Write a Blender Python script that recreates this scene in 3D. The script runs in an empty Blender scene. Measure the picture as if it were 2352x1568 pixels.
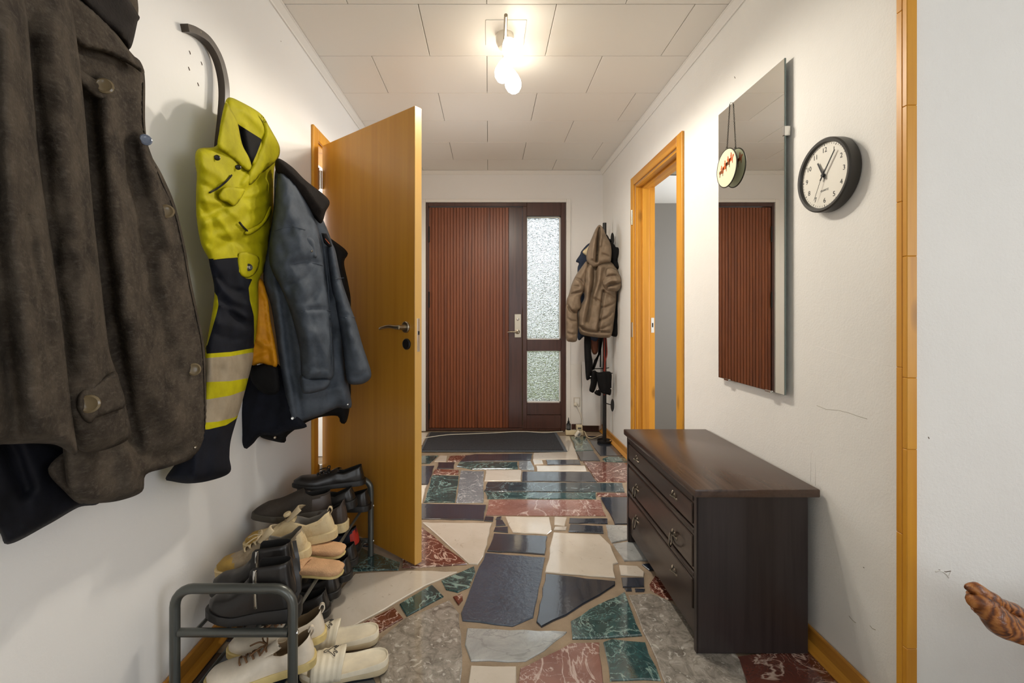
import bpy, bmesh, math, random
import numpy as np
from mathutils import Vector, Matrix, noise
from mathutils.geometry import delaunay_2d_cdt, tessellate_polygon

scene = bpy.context.scene
COL = scene.collection
# ------------------------------------------------------------------ camera
F, VX, VY, CAMH = 1045.33, 1122.0, 721.0, 1.125
cam_data = bpy.data.cameras.new('camera')
cam_data.sensor_fit = 'HORIZONTAL'; cam_data.sensor_width = 36.0; cam_data.lens = 16.0
cam_data.shift_x = (1176 - VX) / 2352.0; cam_data.shift_y = (VY - 784) / 2352.0
cam_data.clip_start = 0.02; cam_data.clip_end = 200
cam = bpy.data.objects.new('camera', cam_data); COL.objects.link(cam)
cam.location = (0, 0, CAMH); cam.rotation_euler = (math.pi / 2, 0, 0)
scene.camera = cam
# ------------------------------------------------------------------ world / light / exposure
world = bpy.data.worlds.new('overcast'); scene.world = world; world.use_nodes = True
bg = world.node_tree.nodes['Background']
bg.inputs[0].default_value = (0.90, 0.95, 1.0, 1); bg.inputs[1].default_value = 1.3
def area_light(name, loc, rot, sx, sy, power, color):
    ld = bpy.data.lights.new(name, 'AREA'); ld.shape = 'RECTANGLE'; ld.size = sx; ld.size_y = sy
    ld.energy = power; ld.color = color
    o = bpy.data.objects.new(name, ld); COL.objects.link(o); o.location = loc; o.rotation_euler = rot
    return o
# daylight falling through the two windows of the room the camera stands in
area_light('daylight_back_window', (0.45, -2.52, 1.45), (math.radians(-90), 0, math.radians(180)), 1.5, 1.4, 4, (0.93, 0.95, 1.0))
area_light('daylight_side_window', (3.08, -0.9, 1.45), (math.radians(90), 0, math.radians(90)), 1.8, 1.4, 11, (0.93, 0.95, 1.0))
LAMP_STRENGTH = 6.5
LAMP_POWER = 14.0
scene.view_settings.view_transform = 'Standard'
scene.view_settings.look = 'None'
scene.view_settings.exposure = 0.9
scene.view_settings.gamma = 1.0
scene.view_settings.use_curve_mapping = False
scene.cycles.use_denoising = True
scene.cycles.max_bounces = 10
scene.cycles.transmission_bounces = 8
scene.cycles.transparent_max_bounces = 8
scene.cycles.sample_clamp_indirect = 6.0

# ------------------------------------------------------------------ measuring helpers
def at(px, py, Y):
    return Vector(((px - VX) * Y / F, Y, CAMH - (py - VY) * Y / F))
def onx(px, py, X):
    return at(px, py, F * X / (px - VX))
def onz(px, py, z=0.0):
    return at(px, py, F * (CAMH - z) / (py - VY))
XL, XR, YF, ZC = -0.94, 1.10, 4.38, 2.50

# ------------------------------------------------------------------ object helpers
ROOT = {}
def tag(o, label=None, cat=None, group=None, kind=None):
    if label: o['label'] = label
    if cat: o['category'] = cat
    if group: o['group'] = group
    if kind: o['kind'] = kind
    return o
def empty(name, loc, label=None, cat=None, group=None, kind=None):
    o = bpy.data.objects.new(name, None); COL.objects.link(o); o.location = loc
    o.empty_display_size = 0.05
    ROOT[o] = Vector(loc)
    return tag(o, label, cat, group, kind)
def finish(o, parent):
    if parent is not None:
        o.parent = parent
        off = ROOT.get(parent, Vector((0, 0, 0)))
        ROOT[o] = off
        if o.type == 'MESH' and off.length > 0:
            o.data.transform(Matrix.Translation(-off))
    else:
        ROOT[o] = Vector((0, 0, 0))
    return o
def mesh(name, verts, faces, mat, parent=None, smooth=False, mats=None, midx=None, angle=None):
    me = bpy.data.meshes.new(name)
    me.from_pydata([tuple(v) for v in verts], [], faces); me.validate()
    if mats:
        for m in mats: me.materials.append(m)
        if midx is not None: me.polygons.foreach_set('material_index', midx[:len(me.polygons)])
    else:
        me.materials.append(mat)
    if smooth:
        me.polygons.foreach_set('use_smooth', [True] * len(me.polygons))
    o = bpy.data.objects.new(name, me); COL.objects.link(o)
    if angle:
        me.set_sharp_from_angle(angle=math.radians(angle))
    return finish(o, parent)
def frombm(name, bm, mat, parent=None, smooth=False, angle=None):
    me = bpy.data.meshes.new(name); bmesh.ops.recalc_face_normals(bm, faces=bm.faces[:])
    bm.to_mesh(me); bm.free(); me.materials.append(mat)
    if smooth or angle: me.polygons.foreach_set('use_smooth', [True] * len(me.polygons))
    if angle: me.set_sharp_from_angle(angle=math.radians(angle))
    o = bpy.data.objects.new(name, me); COL.objects.link(o)
    return finish(o, parent)
def add_box(bm, lo, hi, bev=0.0, M=None, seg=1):
    t = bmesh.new()
    bmesh.ops.create_cube(t, size=1.0)
    c = [(a + b) / 2 for a, b in zip(lo, hi)]; s = [abs(b - a) for a, b in zip(lo, hi)]
    for v in t.verts:
        v.co = Vector((c[0] + v.co.x * s[0], c[1] + v.co.y * s[1], c[2] + v.co.z * s[2]))
    if bev > 0:
        bmesh.ops.bevel(t, geom=t.edges[:], offset=min(bev, 0.49 * min(s)), segments=seg, affect='EDGES', profile=0.5)
    if M: t.transform(M)
    tm = bpy.data.meshes.new('t'); t.to_mesh(tm); t.free(); bm.from_mesh(tm); bpy.data.meshes.remove(tm)
def box(name, lo, hi, mat, parent=None, bev=0.0, M=None, seg=1):
    bm = bmesh.new(); add_box(bm, lo, hi, bev, M, seg)
    return frombm(name, bm, mat, parent, angle=(40 if bev > 0 and seg > 1 else None))
def smooth_path(pts, n=8, closed=False):
    P = [Vector(p) for p in pts]; out = []
    m = len(P)
    rng = range(m if closed else m - 1)
    for i in rng:
        if closed:
            p0, p1, p2, p3 = P[(i - 1) % m], P[i], P[(i + 1) % m], P[(i + 2) % m]
        else:
            p0, p1, p2, p3 = P[max(i - 1, 0)], P[i], P[i + 1], P[min(i + 2, m - 1)]
        for k in range(n):
            t = k / n
            out.append(0.5 * ((2 * p1) + (-p0 + p2) * t + (2 * p0 - 5 * p1 + 4 * p2 - p3) * t * t + (-p0 + 3 * p1 - 3 * p2 + p3) * t ** 3))
    if not closed: out.append(P[-1])
    return out
def add_tube(bm, pts, r, seg=10, closed=False, section=None):
    P = [Vector(p) for p in pts]; n = len(P)
    rad = r if hasattr(r, '__len__') else [r] * n
    rings = []; ref = None
    for i in range(n):
        if closed: t = P[(i + 1) % n] - P[(i - 1) % n]
        else: t = P[min(i + 1, n - 1)] - P[max(i - 1, 0)]
        t.normalize()
        if ref is None:
            ref = Vector((0, 0, 1)) if abs(t.z) < 0.9 else Vector((1, 0, 0))
        a = (ref - t * ref.dot(t)); a.normalize(); b = t.cross(a); ref = a
        if section:
            rings.append([bm.verts.new(P[i] + a * (sx * rad[i]) + b * (sy * rad[i])) for sx, sy in section])
        else:
            rings.append([bm.verts.new(P[i] + a * (math.cos(2 * math.pi * k / seg) * rad[i]) + b * (math.sin(2 * math.pi * k / seg) * rad[i])) for k in range(seg)])
    m = len(rings[0])
    for i in range(n if closed else n - 1):
        A, B = rings[i], rings[(i + 1) % n]
        for k in range(m):
            bm.faces.new((A[k], A[(k + 1) % m], B[(k + 1) % m], B[k]))
    if not closed:
        bm.faces.new(rings[0][::-1]); bm.faces.new(rings[-1])
def tube(name, pts, r, mat, parent=None, seg=10, closed=False, section=None, angle=50):
    bm = bmesh.new(); add_tube(bm, pts, r, seg, closed, section)
    return frombm(name, bm, mat, parent, angle=angle)
def add_lathe(bm, prof, M, seg=24):
    rings = []
    for r, z in prof:
        if r < 1e-6: rings.append([bm.verts.new(M @ Vector((0, 0, z)))])
        else: rings.append([bm.verts.new(M @ Vector((r * math.cos(2 * math.pi * k / seg), r * math.sin(2 * math.pi * k / seg), z))) for k in range(seg)])
    for A, B in zip(rings, rings[1:]):
        for k in range(seg):
            a = A[k % len(A)]; b = A[(k + 1) % len(A)]; c = B[(k + 1) % len(B)]; d = B[k % len(B)]
            u = []
            for v in (a, b, c, d):
                if v not in u: u.append(v)
            if len(u) >= 3: bm.faces.new(u)
def frame_z(origin, zdir, xhint=(1, 0, 0)):
    z = Vector(zdir).normalized(); x = Vector(xhint); x = (x - z * x.dot(z)).normalized(); y = z.cross(x)
    M = Matrix.Identity(4)
    for i in range(3):
        M[i][0] = x[i]; M[i][1] = y[i]; M[i][2] = z[i]; M[i][3] = origin[i]
    return M
def lathe(name, prof, origin, zdir, mat, parent=None, seg=24, angle=35):
    bm = bmesh.new(); add_lathe(bm, prof, frame_z(origin, zdir, (0.3, 1, 0.2)), seg)
    return frombm(name, bm, mat, parent, angle=angle)
def prism(name, poly, ext, mat, parent=None, bev=0.0):
    """poly: 3D points (planar); ext: extrusion vector."""
    bm = bmesh.new(); a = [bm.verts.new(p) for p in poly]
    f = bm.faces.new(a)
    r = bmesh.ops.extrude_face_region(bm, geom=[f])
    vs = [v for v in r['geom'] if isinstance(v, bmesh.types.BMVert)]
    bmesh.ops.translate(bm, vec=Vector(ext), verts=vs)
    if bev > 0: bmesh.ops.bevel(bm, geom=bm.edges[:], offset=bev, segments=1, affect='EDGES')
    return frombm(name, bm, mat, parent)
def copy_tree(o, parent=None):
    c = o.copy(); COL.objects.link(c)
    if parent is not None: c.parent = parent
    for ch in list(o.children): copy_tree(ch, c)
    return c

# ------------------------------------------------------------------ material helpers
def srgb(r, g, b):
    f = lambda c: (c / 255 / 12.92) if c / 255 <= 0.04045 else ((c / 255 + 0.055) / 1.055) ** 2.4
    return (f(r), f(g), f(b), 1.0)
class NT:
    def __init__(s, name):
        s.m = bpy.data.materials.new(name); s.m.use_nodes = True
        s.t = s.m.node_tree; s.n = s.t.nodes; s.b = s.n['Principled BSDF']; s.out = s.n['Material Output']
    def node(s, typ, ins=None, **kw):
        n = s.n.new(typ)
        for k, v in kw.items(): setattr(n, k, v)
        for k, v in (ins or {}).items():
            if hasattr(v, 'is_output') or isinstance(v, bpy.types.NodeSocket): s.t.links.new(v, n.inputs[k])
            else: n.inputs[k].default_value = v
        return n
    def set(s, **kw):
        names = dict(color='Base Color', rough='Roughness', metal='Metallic', normal='Normal', spec='Specular IOR Level', trans='Transmission Weight', ior='IOR', coat='Coat Weight', coatrough='Coat Roughness', sheen='Sheen Weight', emit='Emission Color', emits='Emission Strength', alpha='Alpha')
        for k, v in kw.items():
            i = s.b.inputs[names[k]]
            if isinstance(v, bpy.types.NodeSocket): s.t.links.new(v, i)
            else: i.default_value = v
        return s
    def coord(s, scale=(1, 1, 1), rand=False, rot=(0, 0, 0)):
        tc = s.node('ShaderNodeTexCoord'); src = tc.outputs['Object']
        if rand:
            oi = s.node('ShaderNodeObjectInfo')
            mul = s.node('ShaderNodeVectorMath', {0: (37.1, 17.3, 23.7), 1: oi.outputs['Random']}, operation='MULTIPLY')
            ad = s.node('ShaderNodeVectorMath', {0: src, 1: mul.outputs[0]}, operation='ADD'); src = ad.outputs[0]
        mp = s.node('ShaderNodeMapping', {'Vector': src, 'Scale': scale, 'Rotation': rot})
        return mp.outputs[0]
    def noise(s, vec, scale=5, detail=4, rough=0.55, dist=0.0):
        return s.node('ShaderNodeTexNoise', {'Vector': vec, 'Scale': scale, 'Detail': detail, 'Roughness': rough, 'Distortion': dist})
    def ramp(s, fac, stops, interp='LINEAR'):
        r = s.node('ShaderNodeValToRGB', {'Fac': fac}); e = r.color_ramp; e.interpolation = interp
        while len(e.elements) < len(stops): e.elements.new(0.5)
        for el, (p, c) in zip(e.elements, stops):
            el.position = p; el.color = c if len(c) == 4 else (*c, 1)
        return r.outputs[0]
    def mix(s, fac, a, b, mode='MIX'):
        n = s.node('ShaderNodeMix', {0: fac, 6: a, 7: b}, data_type='RGBA', blend_type=mode)
        return n.outputs[2]
    def math(s, op, a, b=0.0):
        return s.node('ShaderNodeMath', {0: a, 1: b}, operation=op).outputs[0]
    def bump(s, h, strength=0.2, dist=0.01, normal=None):
        ins = {'Height': h, 'Strength': strength, 'Distance': dist}
        if normal: ins['Normal'] = normal
        return s.node('ShaderNodeBump', ins).outputs[0]
def plain(name, col, rough=0.5, metal=0.0, bump=0.0, bscale=80, var=0.0, **kw):
    t = NT(name); v = t.coord()
    c = col
    if var > 0:
        n = t.noise(v, 9, 4); d = tuple(x * (1 - var) for x in col[:3]) + (1,); l = tuple(min(1, x * (1 + var)) for x in col[:3]) + (1,)
        c = t.ramp(n.outputs[0], [(0.3, d), (0.7, l)])
    t.set(color=c, rough=rough, metal=metal, **kw)
    if bump > 0:
        t.set(normal=t.bump(t.noise(v, bscale, 4).outputs[0], bump, 0.005))
    return t.m
def plaster(name, col, bscale=140, bs=0.35, blot=0.04):
    t = NT(name); v = t.coord()
    big = t.noise(v, 2.2, 5, 0.6)
    d = tuple(x * (1 - blot) for x in col[:3]) + (1,)
    c = t.ramp(big.outputs[0], [(0.35, d), (0.65, col)])
    fine = t.noise(v, bscale, 5, 0.65); mid = t.noise(v, 14, 3)
    h = t.math('ADD', fine.outputs[0], t.math('MULTIPLY', mid.outputs[0], 1.6))
    t.set(color=c, rough=0.75, normal=t.bump(h, bs, 0.004))
    return t.m
def wood(name, c1, c2, axis='Z', rough=0.35, ring=9.0, stretch=0.06, knots=False, bs=0.08, rand=True, c3=None):
    t = NT(name)
    sc = {'X': (stretch, 1, 1), 'Y': (1, stretch, 1), 'Z': (1, 1, stretch)}[axis]
    v = t.coord(sc, rand)
    n1 = t.noise(v, ring, 6, 0.6, 1.2)
    n2 = t.noise(v, ring * 9, 3, 0.6)
    f = t.math('ADD', t.math('MULTIPLY', n1.outputs[0], 0.75), t.math('MULTIPLY', n2.outputs[0], 0.25))
    c = t.ramp(f, [(0.34, c1), (0.5, c2), (0.66, c3 or c1)])
    if knots:
        vo = t.node('ShaderNodeTexVoronoi', {'Vector': t.coord({'X': (.35, 1, 1), 'Y': (1, .35, 1), 'Z': (1, 1, .35)}[axis], rand), 'Scale': 7.0})
        k = t.ramp(vo.outputs['Distance'], [(0.05, (1, 1, 1)), (0.14, (0, 0, 0))])
        c = t.mix(t.math('MULTIPLY', k, 0.55), c, tuple(x * 0.35 for x in c1[:3]) + (1,))
    t.set(color=c, rough=rough, normal=t.bump(f, bs, 0.003))
    return t.m

M = {}
M['wall'] = plaster('wall_plaster', srgb(239, 237, 231))
M['wall_far'] = plaster('wall_plaster_smooth', srgb(240, 238, 234), 90, 0.12, 0.02)
M['ceil'] = plain('ceiling_white', srgb(240, 236, 228), 0.7, bump=0.05, bscale=60)
M['trim_white'] = plain('trim_white', srgb(238, 235, 228), 0.5)
M['gap'] = plain('joint_beige', srgb(150, 140, 122), 0.9)  # even grey-beige of the ceiling joint base, mirror spacer and wall cracks
M['pine'] = wood('orange_pine', srgb(186, 122, 30), srgb(214, 152, 44), 'Z', 0.42, 5.0, 0.05, True, c3=srgb(200, 134, 34))
M['pine_y'] = wood('orange_pine_lengthwise', srgb(176, 112, 34), srgb(204, 146, 56), 'Y', 0.3, 6.0, 0.04, True)
M['pine_board'] = wood('pine_board', srgb(168, 106, 34), srgb(200, 142, 60), 'Y', 0.32, 6.0, 0.05, True)
M['veneer'] = wood('beech_veneer', srgb(184, 126, 38), srgb(198, 141, 46), 'Z', 0.32, 4.0, 0.04, False, 0.02, False)
M['veneer_edge'] = wood('beech_edge', srgb(206, 160, 84), srgb(216, 170, 92), 'Z', 0.35, 14.0, 0.03, False, 0.02)
M['mahog'] = wood('mahogany_plank', srgb(84, 41, 22), srgb(132, 72, 38), 'Z', 0.42, 6.0, 0.035, False, 0.06, True, srgb(104, 54, 29))
M['mahog_dark'] = wood('mahogany_frame', srgb(66, 44, 38), srgb(84, 56, 48), 'Z', 0.3, 9.0, 0.04, False, 0.03)
M['steel'] = plain('brushed_steel', srgb(176, 166, 148), 0.32, 1.0)
M['chrome'] = plain('chrome', srgb(215, 215, 212), 0.15, 1.0)
M['black_metal'] = plain('black_metal', srgb(38, 37, 37), 0.45, 0.4)
M['grey_tube'] = plain('grey_powder_coat', srgb(92, 94, 90), 0.32, 0.55)
M['mortar'] = plain('mortar', srgb(150, 132, 110), 0.8, bump=0.7, bscale=120, var=0.2)
M['white_plastic'] = plain('white_plastic', srgb(228, 222, 206), 0.4)
M['cream_plastic'] = plain('cream_plastic', srgb(220, 206, 170), 0.4)
M['black_plastic'] = plain('black_plastic', srgb(26, 26, 27), 0.4)
# ------------------------------------------------------------------ stone materials
def vein(t, v, scale, width, dist=1.5, detail=5):
    n = t.noise(v, scale, detail, 0.55, dist)
    a = t.math('ABSOLUTE', t.math('SUBTRACT', n.outputs[0], 0.5))
    return t.ramp(a, [(0.0, (1, 1, 1)), (width, (0, 0, 0))])
def stone(name, lo, hi, veincol=None, vscale=4, vwidth=0.02, vamt=0.8, rough=0.22, scale=9, bs=0.1, bscale=30, detail=8, fine=None, dist=0.6):
    t = NT(name); v = t.coord((1, 1, 1), True)
    n = t.noise(v, scale, detail, 0.65, dist)
    c = t.ramp(n.outputs[0], [(0.3, lo), (0.7, hi)])
    if veincol:
        m1 = vein(t, v, vscale, vwidth); gate = t.ramp(t.noise(v, vscale * 0.7, 2).outputs[0], [(0.4, (0, 0, 0)), (0.6, (1, 1, 1))])
        m2 = vein(t, v, vscale * 2.7, vwidth * 0.8, 2.5)
        m = t.math('MAXIMUM', m1, t.math('MULTIPLY', m2, gate))
        c = t.mix(t.math('MULTIPLY', m, vamt), c, veincol)
    if fine:
        sp = t.ramp(t.noise(v, fine[1], 2, 0.5, 1.5).outputs[0], [(fine[2], (0, 0, 0)), (fine[2] + 0.06, (1, 1, 1))])
        c = t.mix(t.math('MULTIPLY', sp, fine[3]), c, fine[0])
    oi = t.node('ShaderNodeObjectInfo')
    hv = t.node('ShaderNodeHueSaturation', {'Value': t.math('ADD', t.math('MULTIPLY', oi.outputs['Random'], 0.24), 0.88), 'Color': c})
    bn = t.noise(v, bscale, 5, 0.6)
    rn = t.math('ADD', t.math('MULTIPLY', bn.outputs[0], 0.12), rough - 0.06)
    t.set(color=hv.outputs[0], coat=1.0, coatrough=.06, rough=rn, normal=t.bump(bn.outputs[0], bs, 0.004))
    t.t.links.new(t.bump(bn.outputs[0], min(1, bs * .5), 0.004), t.b.inputs['Coat Normal']); t.b.inputs['Coat IOR'].default_value = 1.8
    return t.m
ST = {
 'K': stone('black_slate', srgb(34, 40, 50), srgb(54, 62, 76), srgb(96, 102, 110), 2, 0.004, 0.35, 0.24, 6, 0.16, 22),  # base tinted bluish for the sky reflected in the slate
 'L': stone('cleft_slate', srgb(44, 56, 74), srgb(66, 82, 102), None, rough=0.3, scale=6, bs=1.0, bscale=48),  # lighter, bluer slate: sky reflection put into the base colour
 'C': stone('cream_limestone', srgb(206, 196, 180), srgb(222, 213, 200), None, rough=0.3, scale=5, bs=0.08, bscale=24, fine=(srgb(150, 128, 100), 34, 0.68, 0.5)),
 'G': stone('green_marble', srgb(14, 42, 46), srgb(52, 96, 98), srgb(176, 206, 196), 5, 0.022, 0.6, 0.2, 14, 0.1, 30, dist=1.6),
 'D': stone('dark_green_marble', srgb(28, 40, 48), srgb(50, 72, 80), srgb(150, 172, 176), 4, 0.014, 0.6, 0.2, 12, 0.08, 30, dist=1.4),
 'R': stone('red_marble', srgb(84, 42, 33), srgb(122, 68, 55), srgb(228, 206, 190), 4.5, 0.018, 0.9, 0.2, 6, 0.08, 30),
 'P': stone('pink_red_marble', srgb(128, 84, 76), srgb(160, 116, 104), srgb(226, 206, 196), 3.6, 0.016, 0.8, 0.22, 6, 0.08, 30),
 'A': stone('veined_grey_marble', srgb(112, 120, 126), srgb(142, 148, 152), srgb(222, 226, 226), 5, 0.014, 0.85, 0.22, 7, 0.08, 30),
 'W': stone('pale_grey_marble', srgb(150, 154, 154), srgb(190, 192, 190), srgb(112, 116, 116), 4, 0.016, 0.4, 0.22, 5, 0.1, 30, dist=1.6),
 'M': stone('mottled_grey_marble', srgb(104, 98, 90), srgb(176, 170, 160), srgb(92, 86, 78), 9, 0.02, 0.5, 0.24, 24, 0.12, 30, fine=(srgb(206, 202, 194), 30, 0.62, 0.6), dist=1.0),
}
# ------------------------------------------------------------------ floor of traced stones
fl = empty('floor', (0, 0, 0), 'floor of irregular polished stone slabs set in mortar', None, None, 'structure')
bm = bmesh.new(); add_box(bm, (-2.2, -2.6, -0.08), (3.3, 4.62, -0.006)); frombm('mortar_bed', bm, M['mortar'], fl)
rs = random.Random(4)
STONE_NAMES = {'K': 'slate_slab', 'L': 'slate_slab', 'C': 'limestone_slab', 'G': 'green_marble_slab', 'D': 'green_marble_slab', 'R': 'red_marble_slab', 'P': 'red_marble_slab', 'A': 'grey_marble_slab', 'W': 'grey_marble_slab', 'M': 'grey_marble_slab'}
def slab(kind, pts, shrink=0.0035):
    P = [Vector((p[0], p[1])) for p in pts]
    area = sum(P[i].x * P[(i + 1) % len(P)].y - P[(i + 1) % len(P)].x * P[i].y for i in range(len(P)))
    if area < 0: P.reverse()
    # roughen the edges like broken stone
    Q = []
    for i, p in enumerate(P):
        q = P[(i + 1) % len(P)]; d = q - p; L = d.length
        n = max(1, min(7, int(L / 0.05)))
        nrm = Vector((-d.y, d.x)) / max(L, 1e-6)
        for k in range(n):
            j = 0 if k == 0 else rs.uniform(-0.0035, 0.0035)
            Q.append(p + d * (k / n) + nrm * (j + shrink * 0.5))
    n = len(Q); c = sum(Q, Vector((0, 0))) / n
    h = rs.uniform(-0.0008, 0.0012)
    def inset(a):
        out = []
        for i in range(n):
            d = (Q[(i + 1) % n] - Q[i - 1]); nn = Vector((-d.y, d.x)).normalized()
            out.append(Q[i] + nn * a)
        return out
    i1 = inset(0.003)
    V = [(q.x, q.y, -0.02) for q in Q] + [(q.x, q.y, h - 0.003) for q in Q] + [(q.x, q.y, h) for q in i1]
    Fc = []
    for i in range(n):
        j = (i + 1) % n
        Fc.append((i, j, n + j, n + i)); Fc.append((n + i, n + j, 2 * n + j, 2 * n + i))
    Fc.append(tuple(range(2 * n, 3 * n)))
    mesh(STONE_NAMES[kind], V, Fc, ST[kind], fl)
def z6(pts): return [onz(940 + x / 3.734, 900 + y / 3.734)[:2] for x, y in pts]
def z7(pts): return [onz(780 + x / 3.015, 1180 + y / 3.015)[:2] for x, y in pts]
def zp(pts): return [onz(x, y)[:2] for x, y in pts]
S6 = [
 ('C', [(1285,375),(1375,378),(1405,440),(1430,510),(1450,572),(1060,580),(1066,520),(1355,512)]),
 ('G', [(1380,380),(1512,378),(1582,497),(1425,503),(1408,430)]),
 ('K', [(1520,376),(1680,376),(1830,544),(1640,545),(1588,480)]),
 ('K', [(1430,508),(1580,502),(1640,588),(1470,588)]),
 ('G', [(1655,572),(1700,552),(1860,552),(1900,600),(1680,594)]),
 ('R', [(1490,594),(1900,604),(1980,770),(1612,766),(1540,665)]),
 ('K', [(480,548),(560,532),(1058,527),(1042,582),(435,597)]),
 ('R', [(345,546),(550,535),(430,592),(325,594)]),
 ('C', [(262,544),(325,546),(318,596),(215,594)]),
 ('G', [(60,546),(250,541),(175,610),(20,610)]),
 ('K', [(245,602),(390,600),(385,654),(235,654)]),
 ('G', [(430,600),(928,598),(933,656),(540,661),(405,635)]),
 ('A', [(940,592),(1040,589),(1072,640),(1075,671),(962,664),(938,645)]),
 ('C', [(1056,582),(1140,584),(1152,614),(1072,620)]),
 ('K', [(1170,578),(1460,578),(1472,618),(1184,621)]),
 ('C', [(1085,630),(1505,630),(1522,676),(1096,676)]),
 ('K', [(40,636),(215,630),(200,692),(160,790),(-20,790)]),
 ('R', [(218,660),(425,666),(425,702),(200,706)]),
 ('G', [(195,712),(425,716),(395,942),(125,944)]),
 ('A', [(440,672),(640,676),(638,946),(398,946)]),
 ('C', [(655,668),(960,666),(960,758),(644,761)]),
 ('K', [(968,681),(1550,683),(1610,768),(966,763)]),
 ('D', [(670,769),(1825,778),(1850,855),(640,850)]),
 ('G', [(650,856),(1600,859),(1605,913),(670,913)]),
 ('R', [(1608,864),(1860,862),(1870,892),(1612,893)]),
 ('P', [(680,922),(1640,922),(1690,1058),(655,1054)]),
 ('K', [(1638,899),(1900,897),(2000,1130),(1762,1131)]),
 ('K', [(60,955),(660,963),(640,1095),(-10,1082)]),
 ('C', [(-60,800),(150,795),(115,950),(-90,950)]),
 ('K', [(648,1062),(725,1064),(720,1105),(640,1101)]),
 ('K', [(746,1071),(790,1063),(786,1086),(742,1091)]),
 ('K', [(742,1098),(800,1093),(830,1136),(742,1145)]),
 ('K', [(732,1155),(845,1149),(850,1200),(722,1190)]),
 ('C', [(825,1066),(1200,1069),(1225,1185),(1180,1219),(890,1200),(850,1130)]),
 ('C', [(1242,1066),(1350,1071),(1336,1145),(1242,1135)]),
 ('C', [(1246,1153),(1350,1151),(1345,1181),(1240,1181)]),
 ('K', [(1372,1076),(1700,1081),(1705,1125),(1370,1120)]),
 ('K', [(1376,1131),(1660,1146),(1670,1208),(1366,1195)]),
 ('W', [(1682,1137),(1960,1140),(2010,1240),(1740,1292),(1700,1230)]),
 ('W', [(1745,1300),(1960,1258),(2120,1440),(1845,1445)]),
 ('C', [(112,1116),(708,1120),(640,1400),(590,1474),(512,1470)]),
 ('R', [(105,1144),(500,1470),(80,1500),(-60,1500),(-60,1144)]),
 ('K', [(722,1211),(1185,1233),(1165,1390),(667,1360)]),
]
S7 = [
 ('C', [(1478,126),(1800,140),(1880,215),(1932,335),(1898,345),(1912,438),(1422,402)]),
 ('L', [(1006,267),(1423,296),(1345,710),(1200,773),(850,735),(837,680),(920,470)]),
 ('K', [(1424,411),(1908,461),(1910,490),(1570,700),(1400,780),(1360,745)]),
 ('W', [(880,786),(1573,806),(1558,830),(1420,940),(1290,1014),(910,1014),(864,900)]),
 ('G', [(1720,660),(1973,537),(2098,835),(1770,859),(1612,861),(1597,740)]),
 ('G', [(1822,882),(1880,857),(2118,882),(2230,1145),(1872,1150)]),
 ('P', [(1247,1062),(1420,977),(1600,887),(1798,882),(1840,1240),(1236,1250)]),
 ('C', [(905,1046),(1223,1049),(1223,1250),(885,1250)]),
 ('M', [(444,718),(760,592),(828,680),(846,900),(848,1260),(300,1250),(218,922)]),
 ('R', [(64,800),(375,642),(443,715),(236,843)]),
 ('G', [(412,622),(640,487),(723,565),(467,704)]),
 ('G', [(702,457),(930,357),(943,400),(905,500),(820,538),(737,520)]),
 ('R', [(782,571),(850,547),(858,590),(826,628)]),
 ('C', [(105,412),(460,387),(815,397),(700,450),(600,490),(60,798),(-300,1010),(-340,900)]),
 ('G', [(60,392),(150,232),(420,330),(410,382)]),
 ('M', [(1998,562),(2150,547),(2270,592),(2700,900),(2780,1010),(2840,1250),(2290,1250)]),
 ('C', [(1932,352),(2060,357),(2113,400),(2108,430),(1947,420)]),
 ('K', [(1947,437),(2108,437),(2113,500),(1962,505)]),
 ('K', [(1970,512),(2020,508),(2028,528),(1985,530)]),
 ('K', [(2040,512),(2115,512),(2112,532),(2050,534)]),
 ('R', [(2142,482),(2182,422),(2330,480),(2400,590),(2272,590),(2152,522)]),
 ('K', [(2092,347),(2180,335),(2230,385),(2145,388)]),
]
SP = [
 ('R', [(1690,1507),(1900,1480),(2060,1640),(1750,1650)]),
 ('K', [(300,1660),(470,1500),(640,1490),(702,1545),(858,1552),(880,1600),(890,1660)]),
 ('K', [(520,1470),(640,1300),(690,1320),(610,1480)]),
 ('C', [(650,1300),(720,1200),(800,1215),(790,1262),(700,1310)]),
 ('C', [(730,1190),(800,1205),(870,1240),(830,1252)]),
]
for k, p in S6: slab(k, z6(p))
for k, p in S7: slab(k, z7(p))
for k, p in SP: slab(k, zp(p))
# stones nearer than the photograph shows, and behind the open door
rs2 = random.Random(11)
def patch(x0, x1, y0, y1, nx, ny):
    gx = [[x0 + (x1 - x0) * i / nx + (rs2.uniform(-.05, .05) if 0 < i < nx else 0) for i in range(nx + 1)] for j in range(ny + 1)]
    gy = [[y0 + (y1 - y0) * j / ny + (rs2.uniform(-.04, .04) if 0 < j < ny else 0) for i in range(nx + 1)] for j in range(ny + 1)]
    for j in range(ny):
        for i in range(nx):
            q = [(gx[j][i], gy[j][i]), (gx[j][i + 1], gy[j][i + 1]), (gx[j + 1][i + 1], gy[j + 1][i + 1]), (gx[j + 1][i], gy[j + 1][i])]
            c = Vector((sum(a[0] for a in q) / 4, sum(a[1] for a in q) / 4))
            q = [tuple(Vector(a) + (c - Vector(a)).normalized() * 0.012) for a in q]
            slab(rs2.choice('KCGRAWMC'), q)
patch(-0.92, 3.0, -0.1, 1.22, 9, 3)
patch(-0.92, -0.56, 2.2, 4.34, 1, 5)

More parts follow.
